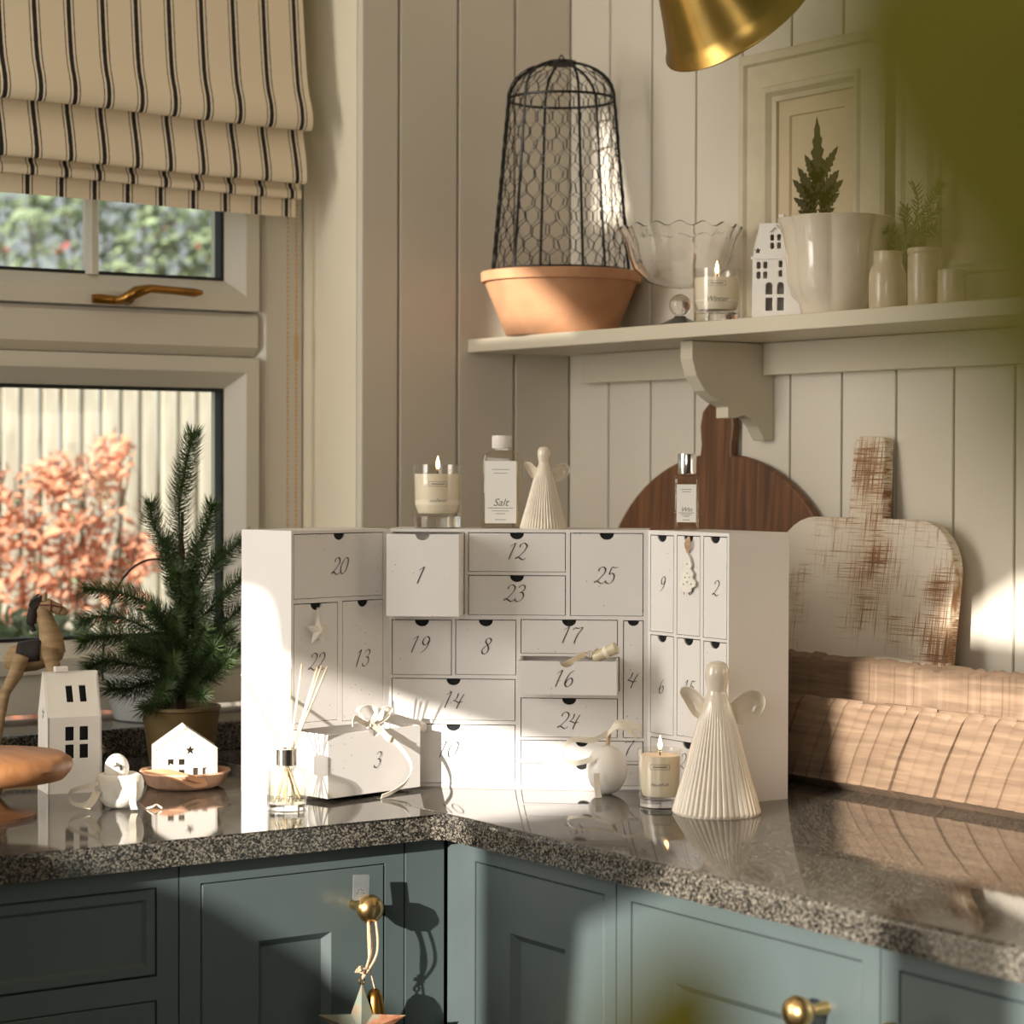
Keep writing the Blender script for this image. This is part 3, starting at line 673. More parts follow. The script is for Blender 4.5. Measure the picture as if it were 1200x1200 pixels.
# ------------------------------------------------------------------ candles
def candle(label, x, ybase, P, r, h, base, wax_top, words, box=True, seed=1):
    """P = point on the supporting surface"""
    root = empty('jar_candle', P, toward(P)); Q = Vector(P)
    j = MB(); t = .0018
    j.lathe([(r*.93, 0), (r*.95, .002), (r, h), (r-t, h), (r*.94-t, base+.006), (r*.80, base+.001), (1e-5, base)], 40, cap=False)
    j.lathe([(1e-5, .0), (r*.93, 0)], 40, cap=False)
    j.build('glass_jar', M_JAR, root, 40)
    b = MB().lathe([(1e-5, .0012), (r*.90, .0012), (r*.91, base-.002), (1e-5, base-.001)], 32, cap=False).build('glass_base', M_GLASS, root, 40)
    rw = r*.955-t
    wx = MB().lathe([(1e-5, base+.001), (r*.76, base+.0016), (r*.90-t, base+.0068), (rw-.0002, base+.012), (r*.985-t-.0002, wax_top), (1e-5, wax_top-.0008)], 40, cap=False).build('wax', M_WAX, root, 40)
    MB().tube([(0, 0, wax_top-.001), (.0004, 0, wax_top+.006)], .0007, 6).build('wick', M_WICK, root)
    fl = MB().lathe([(1e-5, 0), (.0020, .003), (.0026, .006), (.0018, .011), (.0007, .015), (1e-5, .0172)], 14, Matrix.Translation((0, 0, wax_top+.0048)), cap=False)
    fl.build('flame', M_FLAME, root, 60)
    pr = MB(); z = (base+wax_top)/2; R = r*.985+.0009
    if box:
        for (w0, w1, q0, q1) in ((-.011, .011, .0095, .0099), (-.011, .011, .0149, .0153), (-.011, -.0106, .0095, .0153), (.0106, .011, .0095, .0153), (-.008, .008, .0119, .0129)):
            grid = [(w0+(w1-w0)*i/8, q) for i in range(9) for q in (q0, q1)]
            pr.add(bend(grid, R, 0, z), [(2*i, 2*i+2, 2*i+3, 2*i+1) for i in range(8)])
    if words:
        vs, fs = letters(words, .0095, .35); pr.add(bend(vs, R, 0, z-.007), fs)
    else:
        s = MB(); stroke2d(s, squiggle(15, .020, .003, seed), .0008, Matrix.Identity(4), 0); pr.add(bend(s.v, R, 0, z-.008), s.f)
    pr.build('print', M_INK2, wx)
    return tag(root, label, 'candle')
ptop = lambda x, y, back: None
o, u, n, L = SEC['M']
def on_mid(x, depth):                                       # place on the calendar's top, depth behind the face
    P = onpl(x, 600, o-n*depth, n); return Vector((P.x, P.y, ZT+HB))
candle('lit white candle in a clear glass on top of the calendar', 0, 0, on_mid(513, .045), .0302, .0755, .016, .0645, None, seed=2)
candle('lit small white candle in a clear glass standing on the worktop beside the angel', 0, 0, Vector((-.389, -.712, ZT)), .0248, .064, .011, .0575, None, seed=5)
PC = onx(840, 372, -.143); candle('lit cream candle in a clear glass on the wall shelf reading Winter', 0, 0, Vector((PC.x, PC.y, ZS)), .0300, .066, .014, .055, 'Winter')

# ------------------------------------------------------------------ bottles on the calendar
def bottle(label, P, rz, wx, wy, h, rnd, neck_r, neck_h, cap_r, cap_h, capmat, text, lab, shoulder):
    root = empty('glass_bottle', P, rz)
    g = MB(); out = rrect(-wx/2, -wy/2, wx/2, wy/2, rnd, 6); k = len(out)
    lv = [(0, .96), (.002, 1), (h-shoulder, 1), (h-shoulder*.45, .93), (h-shoulder*.1, .6)]
    vs = []; fs = []
    for z, s in lv: vs += [(p[0]*s, p[1]*s, z) for p in out]
    for i in range(k):
        a = math.atan2(out[i][1], out[i][0]); vs.append((neck_r*math.cos(a), neck_r*math.sin(a), h))
    for i in range(k):
        a = math.atan2(out[i][1], out[i][0]); vs.append((neck_r*math.cos(a), neck_r*math.sin(a), h+neck_h))
    for j in range(len(lv)+1):
        for i in range(k): fs.append((j*k+i, j*k+(i+1) % k, (j+1)*k+(i+1) % k, (j+1)*k+i))
    fs.append(tuple(range(k-1, -1, -1))); fs.append(tuple(range((len(lv)+1)*k, (len(lv)+2)*k))); g.add(vs, fs); bt = g.build('bottle', M_OIL, root, 40)
    li = MB(); sc = .88; fill = h-shoulder*1.15; li.add([(p[0]*sc, p[1]*sc, z) for z in (.004, fill) for p in out], [tuple(range(k-1, -1, -1)), tuple(range(k, 2*k))]+[(i, (i+1) % k, k+(i+1) % k, k+i) for i in range(k)])
    li.build('liquid', clear('perfume_liquid', (.97, .93, .84), .1), bt, 40)
    cp = MB(); cp.lathe([(cap_r*.97, 0), (cap_r, .001), (cap_r, cap_h-.001), (cap_r*.97, cap_h), (1e-5, cap_h)], 32, Matrix.Translation((0, 0, h+neck_h*.6)))
    if capmat is M_WCAP:
        for i in range(36):
            a = 2*PI*i/36; cp.box((-.0003, -.0003, .001), (.0003, .0003, cap_h-.002), Matrix.Translation((cap_r*math.cos(a), cap_r*math.sin(a), h+neck_h*.6)))
    cp.build('cap', capmat, root, 40)
    lx, lz0, lz1 = lab; y = -wy/2-.0004
    lb = MB().box((-lx, y-.0002, lz0), (lx, y+.0001, lz1)).build('label', M_LABEL, root)
    T = lambda x, z: Matrix(((1, 0, 0, x), (0, 0, -1, y-.0004), (0, 1, 0, z), (0, 0, 0, 1)))
    pr = MB()
    if text:
        vs, fs = letters(text, (lz1-lz0)*.17, .35); pr.add(vs, fs, T(0, lz0+(lz1-lz0)*.33))
    for q, ww in ((.24, .8), (.195, .55), (.15, .3), (.055, .35), (.86, .55), (.80, .45)):
        z = lz0+(lz1-lz0)*q; pr.add([(-lx*ww, z, 0), (lx*ww, z, 0), (lx*ww, z+.0006, 0), (-lx*ww, z+.0006, 0)], [(0, 1, 2, 3)], T(0, 0))
    pr.build('print', M_INK2, lb)
    return tag(root, label, 'bottle')
Pb = on_mid(588, .062)
bottle('pale amber bottle with white label and white cap on top of the calendar', Pb, toward(Pb)+PI/2-.08, .0475, .036, .0930, .007, .011, .004, .0118, .015, M_WCAP, 'Salt', (.0188, .006, .080), .012)
oR, uR_, nR, LR_ = SEC['R']
P = onpl(805, 600, oR-nR*.04, nR); Pb = Vector((P.x, P.y, ZT+HB))
bottle('slim clear perfume bottle with a silver cap on top of the calendar', Pb, toward(Pb)+PI/2-.05, .0295, .0275, .0645, .004, .008, .002, .0108, .0235, M_CHROME, 'Win', (.0112, .0095, .0535), .004)

# ------------------------------------------------------------------ angels
def angel(label, P, rz):
    root = empty('angel_figurine', P, rz)
    H = .1675; S = 1/1081
    pr = [(51, 956), (51.5, 953), (50, 948), (45, 930), (38.5, 908), (31, 880), (25, 858), (20, 840), (16, 826), (13, 818), (11.3, 813), (11.6, 808), (13.2, 800), (14.2, 792), (13.4, 785), (10.5, 779.5), (6, 777), (.01, 776)]
    prof = [(p.x*S, (956-p.y)*S) for p in spline([(a, b, 0) for a, b in pr], 3)]; NF = 44
    def mod(a, j, r, z):
        k = max(0, min(1, (.118-z)/.02))*max(0, min(1, z/.004)); return 1+.05*k*(abs(math.sin(a*NF/2))**.6-.5)
    MB().lathe(prof, NF*6, mod=mod).build('body', M_CERAMIC, root, 60)
    # wings: two shallow glazed leaves behind the shoulders (x faces the viewer, y to the viewer's right)
    for pts in ([(8, 838), (14, 829), (28, 817), (44, 812), (55, 818), (58, 828), (53, 840), (46, 848), (30, 853), (18, 850)], [(-6, 832), (-14, 824), (-28, 811), (-40, 809), (-44, 816), (-38, 828), (-29, 842), (-24, 846), (-14, 850), (-6, 848)]):
        out = spline([((a)*S, (956-b)*S, 0) for a, b in pts], 4, True); c = sum(out, Vector())/len(out); vs = []; fs = []; k = len(out)
        rings = [(1.0, -.004), (1.0, -.0005), (.97, .0012), (.9, .0005), (.7, -.003), (.35, -.0048)]
        for s, dx in rings: vs += [(-.016+dx-abs(p.x)*.10, (c.x+(p.x-c.x)*s), c.y+(p.y-c.y)*s) for p in out]
        for s in (1.0,): vs += [(-.022-abs(p.x)*.10, p.x, p.y) for p in out]
        vs.append((-.016-.0052-abs(c.x)*.1, c.x, c.y)); vs.append((-.024-abs(c.x)*.1, c.x, c.y)); m = len(rings)
        for j in range(m-1):
            for i in range(k): fs.append((j*k+i, j*k+(i+1) % k, (j+1)*k+(i+1) % k, (j+1)*k+i))
        for i in range(k):
            fs.append(((m-1)*k+i, (m-1)*k+(i+1) % k, len(vs)-2)); fs.append((m*k+i, m*k+(i+1) % k, len(vs)-1)); fs.append((i, (i+1) % k, m*k+(i+1) % k, m*k+i))
        MB().add(vs, fs).build('wing', M_CERAMIC, root, 60)
    return tag(root, label, 'figurine')
Pa = onz(839.5, 958, ZT); d = (Pa-CAM); d.z = 0; Pa = Pa+d.normalized()*.030
ag = angel('large cream glazed angel figurine with ribbed skirt standing on the worktop', Pa, toward(Pa))
Ps = on_mid(637, .031)
a2 = dup(ag, Ps, toward(Ps), .585); a2['label'] = 'small cream glazed angel figurine with ribbed skirt on top of the calendar'

# ------------------------------------------------------------------ reed diffuser
Pd = Vector((-.745, -.505, ZT)); df = empty('reed_diffuser', Pd, toward(Pd))
MB().lathe([(.0200, 0), (.0218, .0015), (.0222, .010), (.0222, .040), (.0205, .0455), (.0115, .048), (.0105, .049), (.0105, .052), (.0088, .052), (.0095, .047), (.019, .044), (.0205, .040), (.0205, .009), (1e-5, .0075)], 40, cap=False).build('glass_bottle', M_VIAL, df, 35)
MB().lathe([(1e-5, .0008), (.0198, .0008), (.0200, .0070), (1e-5, .0070)], 32, cap=False).build('glass_base', M_GLASS, df, 40)
MB().lathe([(.0112, 0), (.0125, .0005), (.0125, .018), (.0112, .0185), (.0085, .0185), (.0085, 0)], 32, Matrix.Translation((0, 0, .0486)), cap=False).build('collar', M_CHROME, df, 40)
MB().lathe([(1e-5, .008), (.0200, .0095), (.0200, .025), (1e-5, .0252)], 32, cap=False).build('oil', clear('diffuser_oil', (.97, .95, .88), .1), df, 40)
vs, fs = letters('Fir Tree', .0100, .35); MB().add(bend(vs, .0226, .05, .014), fs).build('print', M_INK, df)
RZ = Matrix.Rotation(-toward(Pd), 4, 'Z')
for tip, back in (((283, 790), .012), ((304, 786), -.01), ((341, 783), .02), ((354, 778), -.012), ((377, 780), .006), ((384, 781), -.01), ((372, 782), .02)):
    T = facing(tip[0], tip[1], Pd+FW*back)-Pd; T = RZ @ T
    nk = Vector((random.uniform(-.004, .004), (.006 if T.y > 0 else -.006)*min(1, abs(T.y)/.03), .066)); dr = (T-nk).normalized(); t = (nk.z-.010)/dr.z; lo = nk-dr*t
    hr = math.hypot(lo.x, lo.y)
    if hr > .017: lo.x *= .017/hr; lo.y *= .017/hr
    MB().tube([lo, nk, T], .00125, 6).build('reed', M_REED, df, 60)
tag(df, 'glass reed diffuser with a silver collar and thin wooden reeds', 'diffuser')
# ================================================================== ALONG THE WORKTOP
def rect(x0, y0, x1, y1): return [(x0, y0), (x1, y0), (x1, y1), (x0, y1)]
def arch(x0, y0, x1, y1): 
    r = (x1-x0)/2; c = (x0+x1)/2; return [(x0, y0), (x1, y0)]+[(c+r*math.cos(PI*i/8), y1-r+r*math.sin(PI*i/8)) for i in range(9)]
def house_walls(root, mat, wid, dep, eave, ridge, gable_front, front_holes, side_holes, roof_holes, back=True, t=.003):
    """x to the viewer's right, -y front. gable_front: the front wall carries the gable"""
    hw, hd = wid/2, dep/2
    FM = frame((0, -hd, 0), (1, 0, 0), (0, 0, 1), (0, -1, 0)); BM = frame((0, hd, 0), (-1, 0, 0), (0, 0, 1), (0, 1, 0))
    LM = frame((-hw, 0, 0), (0, -1, 0), (0, 0, 1), (-1, 0, 0)); RM = frame((hw, 0, 0), (0, 1, 0), (0, 0, 1), (1, 0, 0))
    w = MB()
    if gable_front:
        g = [(-hw, 0), (hw, 0), (hw, eave), (0, ridge), (-hw, eave)]
        w.panel(g, front_holes, -t, 0, FM); w.panel(g, [], -t, 0, BM); w.panel(rect(-hd, 0, hd, eave), side_holes, -t, 0, LM); w.panel(rect(-hd, 0, hd, eave), [], -t, 0, RM)
        sl = math.hypot(hw, ridge-eave)
        for sgn in (-1, 1):
            n = Vector((sgn*(ridge-eave), 0, hw)).normalized(); v = Vector((-sgn*hw, 0, ridge-eave)).normalized(); uu = v.cross(n)
            w.panel(rect(-hd, 0, hd, sl), roof_holes if sgn < 0 else [], -t, 0, frame((sgn*hw, 0, eave), uu, v, n))
    else:
        g = [(-hd, 0), (hd, 0), (hd, eave), (hd*.12, ridge), (-hd*.12, ridge), (-hd, eave)]
        w.panel(rect(-hw, 0, hw, eave), front_holes, -t, 0, FM); w.panel(rect(-hw, 0, hw, eave), [], -t, 0, BM); w.panel(g, side_holes, -t, 0, LM); w.panel(g, [], -t, 0, RM)
        sl = math.hypot(hd*.88, ridge-eave)
        for sgn in (-1, 1):
            n = Vector((0, sgn*(ridge-eave), hd*.88)).normalized(); v = Vector((0, -sgn*hd*.88, ridge-eave)).normalized(); uu = v.cross(n)
            w.panel(rect(-hw, 0, hw, sl), roof_holes if sgn < 0 else [], -t, 0, frame((0, sgn*hd, eave), uu, v, n))
        w.box((-hw, -hd*.12, ridge-t), (hw, hd*.12, ridge))
    return w.build('walls', mat, root, bevel=.0012, seg=2)
# tall white house
P = onz(82, 930, ZT); d = P-CAM; d.z = 0; P = P+d.normalized()*.028
h2 = empty('ceramic_house', P, toward(P)+PI/2+.22); S = 1/ppm(P)
house_walls(h2, M_PORCELAIN, .063, .052, .088, .138, False,
  [rect(-.011+i*.0165, .040+j*.0205, -.001+i*.0165, .056+j*.0205) for i in (0, 1) for j in (0, 1)], [star2(.0, .090, .009, .004)],
  [rect(-.0075+i*.0155, .018, .0005+i*.0155, .038) for i in (0, 1)])
MB().box((-.018, -.006, .138), (-.003, .006, .144)).build('chimney', M_PORCELAIN, h2, bevel=.001)
MB().box((-.0275, -.022, .001), (.0275, .022, .086)).prism([(-.022, .0862), (.022, .0862), (.006, .124), (-.006, .124)], -.0275, .0275, Matrix(((0, 0, 1, 0), (1, 0, 0, 0), (0, 1, 0, 0), (0, 0, 0, 1)))).build('shade_core', M_DARK, h2)  # black solid added inside so the cut windows read as dark interior shade
tag(h2, 'tall white ceramic house with square cut windows behind the bird ornament', 'house ornament')
# small house on its clay dish
P = Vector((-.795, -.345, ZT)); P = onz(216, 922, ZT)
ds = empty('clay_dish', P, toward(P)+PI/2)
prof = [(1e-5, .0), (.036, 0), (.045, .004), (.0515, .0175), (.0530, .0185), (.0515, .0205), (.0480, .0190), (.0420, .0060), (.034, .0046), (1e-5, .0046)]
def dmod(a, j, r, z): return 1+.025*math.sin(a*3+1)+.02*math.sin(a*7)+.012*noise.noise((a*4, j*1.3, 2))
MB().lathe(prof, 64, mod=dmod, cap=False).build('dish', M_TERRA2, ds, 50)
dt = MB().ribbon(spline([(-.046, -.020, .0195), (-.020, -.045, .0240), (.004, -.053, .0185), (.024, -.050, .0125)], 8), (0, .0004, .003), .0006)
dt.ribbon(spline([(-.018, -.049, .0175), (-.004, -.055, .0150), (.012, -.056, .0085), (.026, -.051, .0105)], 8), (0, .0004, .0022), .0006)
dt.build('handle_twine', M_TERRA, ds)
tag(ds, 'rough terracotta dish under the small white house', 'dish')
h1 = empty('ceramic_house', P+Vector((0, 0, .0049)), toward(P)+PI/2+.10)
HW = house_walls(h1, M_HOUSEW, .072, .050, .043, .068, True,
  [rect(-.0215+i*.0125, .0115+j*.0125, -.0145+i*.0125, .0185+j*.0125) for i in (0, 1) for j in (0, 1)]+[rect(.0075, .006, .0135, .0205), rect(.0185, .006, .0245, .0205), star2(.0045, .041, .0062, .0027)],
  [rect(-.018, .018, -.012, .028), rect(-.004, .016, .002, .028)], [rect(.0, .024, .012, .029)], t=.0026)
tag(h1, 'small white ceramic house with a star cut-out sitting in the clay dish', 'house ornament')
# bird ornament with ribbon
P = onz(140, 951, ZT); d = P-CAM; d.z = 0; P = P+d.normalized()*.026
bd = empty('bird_ornament', P, toward(P)+PI/2)
b = MB()
prof = [(1e-5, 0), (.008, .0005), (.016, .004), (.0235, .012), (.0265, .022), (.0265, .030), (.024, .0365), (.021, .0385), (.017, .037), (1e-5, .034)]
def bmod(a, j, r, z): return 1+(.05*math.sin(a*5+z*90) if z > .03 else 0)
b.lathe(prof, 40, mod=bmod, cap=False).build('body', M_FELT, bd, 60)
hd_ = MB(); hd_.ball((-.003, .002, .0435), (.0135, .013, .0165), 20, 14); hd_.tube([(-.008, -.006, .048), (-.006, -.014, .0505), (-.004, -.019, .050)], [.004, .0025, .0006], 8)
h_ = hd_.build('head', M_PORCELAIN, bd, 60)
MB().ball((-.0065, -.0098, .0490), .0018, 8, 6).ball((.0015, -.0100, .0455), (.0016, .0012, .003), 8, 6).build('eye', M_INK, h_)
MB().ribbon(spline([(-.022, -.016, .030), (-.036, -.012, .026), (-.053, -.010, .020), (-.052, -.012, .010), (-.040, -.016, .0065), (-.030, -.018, .014), (-.024, -.020, .024)], 8), (0, .001, .0022), .0003).build('ribbon', M_RIBBON, bd)
MB().ribbon(spline([(-.024, -.019, .022), (-.029, -.024, .012), (-.036, -.030, .0045)], 6), (.0042, .001, -.001), .0003).build('ribbon', M_RIBBON, bd)
MB().ribbon(spline([(.014, -.0255, .034), (.0145, -.0285, .022), (.014, -.0265, .010), (.016, -.028, .002)], 6), (.0036, .0008, 0), .0003).build('ribbon', M_RIBBON, bd)
MB().tube(spline([(.030, -.014, .0012), (.036, -.022, .004), (.040, -.016, .005), (.046, -.018, .0016)], 6), .0011, 6).build('cord', M_RIBBON, bd)
tag(bd, 'round white bird ornament with trailing ivory ribbons on the worktop', 'ornament')
# wooden cake stand entering from the window side
P = onz(-22, 958, ZT); st = empty('cake_stand', (P.x, P.y, ZT)); R = .097
MB().lathe([(1e-5, .040), (.070, .040), (.088, .042), (R-.003, .049), (R, .056), (R-.002, .062), (R-.010, .067), (1e-5, .068)], 64, mod=lambda a, j, r, z: 1+.008*noise.noise((a*5, j, 0)), cap=False).build('plate', M_WSTAND, st, 45)
MB().lathe([(1e-5, 0), (.058, 0), (.058, .004), (.030, .010), (.020, .022), (.024, .034), (.040, .0398), (1e-5, .0398)], 40, cap=False).build('pedestal', M_WDARK, st, 45)
tag(st, 'round brown wooden cake stand raised on a pedestal beside the tall white house', 'cake stand')

# rocking horse on the worktop behind the tall house
HP = onz(40, 905, ZT); HP = Vector((-.915, -.075, ZT)); hr = empty('rocking_horse', HP, 0)
F = lambda x, y, dy=0: facing(x, y, HP+FW*dy)-HP
m = MB(); m.tube([F(6, 768), F(10, 770), F(22, 772), F(40, 770), F(56, 764), F(68, 760), F(74, 757)], [.004, .014, .017, .0165, .017, .014, .005], 14)
m.tube([F(62, 766), F(60, 748), F(55, 730), F(51, 714), F(52, 706)], [.0155, .0145, .0105, .0085, .006], 14)
m.tube([F(48, 711), F(56, 709), F(66, 713), F(75, 717), F(79, 719)], [.006, .0085, .0068, .0055, .002], 12)
m.tube([F(52, 704, -.004), F(53, 697, -.004), F(54, 693, -.004)], [.0035, .003, .0006], 8); m.tube([F(52, 704, .005), F(53, 697, .006), F(54, 694, .006)], [.0035, .003, .0006], 8)
m.build('body', M_WHORSE, hr, 60)
for sd in (-.015, .015):
    m = MB().tube([F(26, 768, sd), F(18, 790, sd*1.2), F(6, 812, sd*1.3), F(0, 845, sd*1.4), F(-6, 880, sd*1.5)], [.010, .0085, .006, .0055, .006], 10).build('leg', M_WHORSE, hr, 60)
    m = MB().tube([F(58, 762, sd), F(63, 785, sd*1.2), F(72, 815, sd*1.3), F(86, 845, sd*1.4), F(94, 880, sd*1.5)], [.010, .0085, .006, .0055, .006], 10).build('leg', M_WHORSE, hr, 60)
    c0, c1 = F(-6, 880, sd*1.5), F(94, 880, sd*1.5); z0 = -.0
    pts = []
    for i in range(13):
        t = i/12; p = c0.lerp(c1, -.25+1.5*t); p.z = .0062+.03*(2*t-1)**4; pts.append(p)
    MB().tube(pts, .006, 8).build('rocker', M_WHORSE, hr, 60)
MB().ribbon([F(41, 700, -.002), F(38, 706, -.002), F(44, 711, -.002)], F(41, 703)-F(38, 705)+Vector((.002, 0, .002)), .004).tube(spline([F(50, 700), F(44, 706), F(39, 716), F(37, 730), F(40, 740)], 5), [.004]*6+[.0065]*10+[.003]*5, 8).build('mane', M_LEATHER, hr, 60)
sd_ = MB()
prof = []
for i in range(9):
    a = PI*(-.12+1.24*i/8); prof.append((math.cos(a), math.sin(a)))
v = []; f = []
A_, B_ = F(22, 770), F(50, 766); ax = (B_-A_).normalized(); sdv = Vector((FW.x, FW.y, 0)).normalized(); upv = Vector((0, 0, 1))
for i in range(5):
    c = A_.lerp(B_, i/4)
    for a, b_ in prof: v.append(c+sdv*(a*.0185)+upv*(b_*.0190))
for i in range(4):
    for j in range(8): f.append((i*9+j, i*9+j+1, i*9+10+j, i*9+9+j))
sd_.add(v, f).build('saddle', M_LEATHER, hr, 60).modifiers.new('thick', 'SOLIDIFY').thickness = .0012
MB().tube([F(44, 709, -.0095), F(60, 709, -.0088), F(74, 712, -.0065)], .0009, 6).tube([F(60, 703, -.006), F(60, 709, -.0092), F(59, 717, -.006)], .0009, 6).tube([F(72, 708, -.004), F(72, 713, -.0066), F(69, 720, -.004)], .0009, 6).build('bridle', M_ROPE, hr)
tag(hr, 'wooden rocking horse with a dark saddle and mane near the window', 'rocking horse')

# fir tree in a pot
TP = Vector((-.600, -.125, ZT)); TP = onz(212, 897, ZT)
tree = empty('potted_fir', TP); F = lambda x, y, dy=0: facing(x, y, TP+FW*dy)-TP
MB().lathe([(1e-5, 0), (.036, 0), (.039, .002), (.0485, .070), (.0505, .0715), (.0500, .0755), (.0465, .0755), (.0455, .068), (1e-5, .066)], 40, cap=False).build('pot', M_POTG, tree, 45)
MB().tube(spline([(0, 0, .06), F(214, 740), F(213, 660), F(214, 600)], 5), [.006]*6+[.004]*6+[.002]*4, 8).build('trunk', M_BARK, tree, 60)
def fir_branch(pts, nlen, cnt, seed):
    rd = random.Random(seed); C_ = spline(pts, 8); mb = MB(); k = len(C_)
    mb.tube(C_, [.0016*(1-.6*i/k) for i in range(k)], 5)
    for i in range(cnt):
        t = (i+.5)/cnt*(k-1); j = min(int(t), k-2); p = C_[j].lerp(C_[j+1], t-j); tg = (C_[j+1]-C_[j]).normalized()
        s = tg.orthogonal().normalized(); q = tg.cross(s); a = i*2.39996+rd.uniform(-.3, .3)
        dr = (s*math.cos(a)+q*math.sin(a))*.90+tg*(.34+.55*max(0, t/(k-1)-.72)*3); dr.normalize()
        ln = nlen*1.45*rd.uniform(.8, 1.1)*(1-.25*(t/(k-1))**4); tip = p+dr*ln+tg*ln*.28; md = p+dr*ln*.55
        e = dr.orthogonal().normalized()*.00062; g = dr.cross(e).normalized()*.00062
        mb.add([p+e, p-e*.5+g*.87, p-e*.5-g*.87, md+e*.9, md-e*.45+g*.8, md-e*.45-g*.8, tip], [(0, 1, 4, 3), (1, 2, 5, 4), (2, 0, 3, 5), (3, 4, 6), (4, 5, 6), (5, 3, 6)])
    return mb
BR = [([(213, 690), (210, 600), (217, 550), (226, 508)], 0, .0165, 330), ([(207, 690), (196, 650), (180, 615), (177, 590)], -.02, .015, 210), ([(218, 690), (234, 640), (244, 615), (249, 592)], -.01, .015, 200),
 ([(217, 720), (245, 670), (262, 650), (288, 632)], .01, .016, 230), ([(217, 740), (245, 715), (270, 690), (292, 672)], -.03, .016, 220), ([(217, 760), (250, 740), (292, 705)], .03, .016, 220),
 ([(208, 740), (180, 712), (140, 695), (100, 690)], -.01, .016, 260), ([(208, 760), (170, 735), (130, 722), (96, 728)], .03, .016, 240), ([(208, 780), (170, 760), (130, 745), (96, 752)], -.03, .017, 260), ([(206, 790), (160, 780), (125, 775), (104, 782)], -.05, .016, 240),
 ([(206, 800), (175, 800), (150, 808), (128, 806)], -.05, .016, 220), ([(212, 770), (200, 740), (188, 725), (176, 715)], -.06, .016, 200), ([(212, 760), (208, 735), (206, 722)], -.085, .015, 170), ([(214, 740), (224, 715), (232, 700)], -.06, .015, 180),
 ([(212, 800), (206, 785), (204, 772)], -.11, .0145, 150), ([(216, 800), (238, 775), (252, 758)], -.08, .0155, 200), ([(216, 805), (246, 792), (268, 772)], -.075, .0155, 200), ([(216, 790), (246, 760), (272, 740)], -.05, .0155, 200),
 ([(212, 720), (212, 690), (210, 670)], -.05, .0155, 190), ([(212, 740), (218, 700), (222, 672)], .04, .016, 200), ([(210, 700), (200, 660), (196, 632)], .03, .015, 190), ([(216, 700), (228, 665), (232, 640)], .04, .015, 180),
 ([(210, 810), (190, 818), (168, 832)], -.06, .015, 170), ([(212, 790), (180, 770), (150, 760)], -.07, .016, 210), ([(214, 780), (230, 760), (240, 735)], -.09, .015, 170), ([(210, 770), (190, 755), (165, 752)], .06, .016, 190), ([(215, 780), (245, 770), (280, 760)], .05, .016, 190), ([(210, 790), (200, 800), (190, 812)], -.10, .015, 150), ([(214, 800), (226, 806), (238, 815)], -.095, .015, 150)]
for i, (pp, dy, nl, cn) in enumerate(BR):
    k = len(pp)-1; fir_branch([F(x, y, dy*(j/k)) for j, (x, y) in enumerate(pp)], nl, int(cn*1.5), i).build('branch', M_NEEDLE, tree)
tag(tree, 'small dark green fir tree in a brown pot in front of the window', 'tree')
# enamel pail with a hoop handle behind the tree
HPb = ony(182, 820, .085); HPb.z = .9385; hb = empty('enamel_pail', HPb); G = lambda x, y: facing(x, y, HPb)-HPb
rr = .070; hh_ = .062; tp_ = G(182, 655).z
pts = [Vector((RT.x*rr*math.cos(PI*i/24), RT.y*rr*math.cos(PI*i/24), hh_+(tp_-hh_)*math.sin(PI*i/24)**.8)) for i in range(25)]
MB().tube([pts[0]-Vector((0, 0, .012))]+pts+[pts[-1]-Vector((0, 0, .012))], .0016, 8).build('handle', M_IRON, hb, 60)
MB().lathe([(1e-5, 0), (.052, 0), (.055, .002), (.0685, hh_-.002), (.0695, hh_), (.0665, hh_), (.053, .005), (1e-5, .004)], 48, cap=False).build('pail', paint('white_enamel', lin(206, 206, 200), .3), hb, 45)
tag(hb, 'white enamel pail with a thin hoop handle on the sill behind the fir tree', 'pail')

# ------------------------------------------------------------------ things in and on the calendar's drawers
o3, u3, n3, s0, s1, z0, z1 = DROOT['3']
B3 = lambda x, y, d=0: onpl(x, y, o3+n3*d, n3)
top3 = Vector((o3.x, o3.y, ZT+z1)); c3 = top3+u3*((s0+s1)/2)
rb = empty('ribbon_bow', B3(432, 852, .002)); I3 = -Vector(rb.location)
def rib(pts, wv, name='ribbon', t=.0003): MB().ribbon(spline([p+I3 for p in pts], 8), wv, t).build(name, M_RIBBON, rb, 60)
q = Vector((0, 0, .0038))
rib([B3(432, 846, .004), B3(452, 862, .007), B3(466, 873, .010), B3(478, 888, .014), B3(482, 901, .016), B3(476, 916, .016), B3(462, 927, .016), B3(447, 933.5, .014)], [Vector((0, 0, .0036)) if i < 14 else (n3*.0012+Vector((0, 0, .0026))) for i in range(57)])
rib([B3(430, 850, -.004), B3(420, 832, -.008), B3(434, 826, -.006), B3(442, 838, -.001), B3(433, 850, .002)], n3*.0035)
rib([B3(433, 850, -.004), B3(446, 830, -.006), B3(458, 830, -.008), B3(452, 842, -.002), B3(436, 852, .002)], n3*.0035)
rib([B3(432, 850, .001), B3(424, 846, .006), B3(416, 842, .010), B3(413, 848, .012)], Vector((0, 0, .0035)))
rib([B3(434, 850, .001), B3(444, 854, .005), B3(454, 864, .009), B3(458, 866, .010)], Vector((.0015, 0, .0035)))
MB().ball((0, 0, .002), .004, 12, 8).build('knot', M_RIBBON, rb, 60)
tag(rb, 'ivory ribbon bow trailing over the front of the pulled-out drawer numbered 3', 'ribbon')
ro = empty('paper_roll', B3(470, 846, -.030)); I4 = -Vector(ro.location)
MB().tube([B3(446, 838, -.030)+I4, B3(470, 845, -.027)+I4, B3(496, 853, -.024)+I4], .0065, 16).build('roll', M_CARDP, ro, 50)
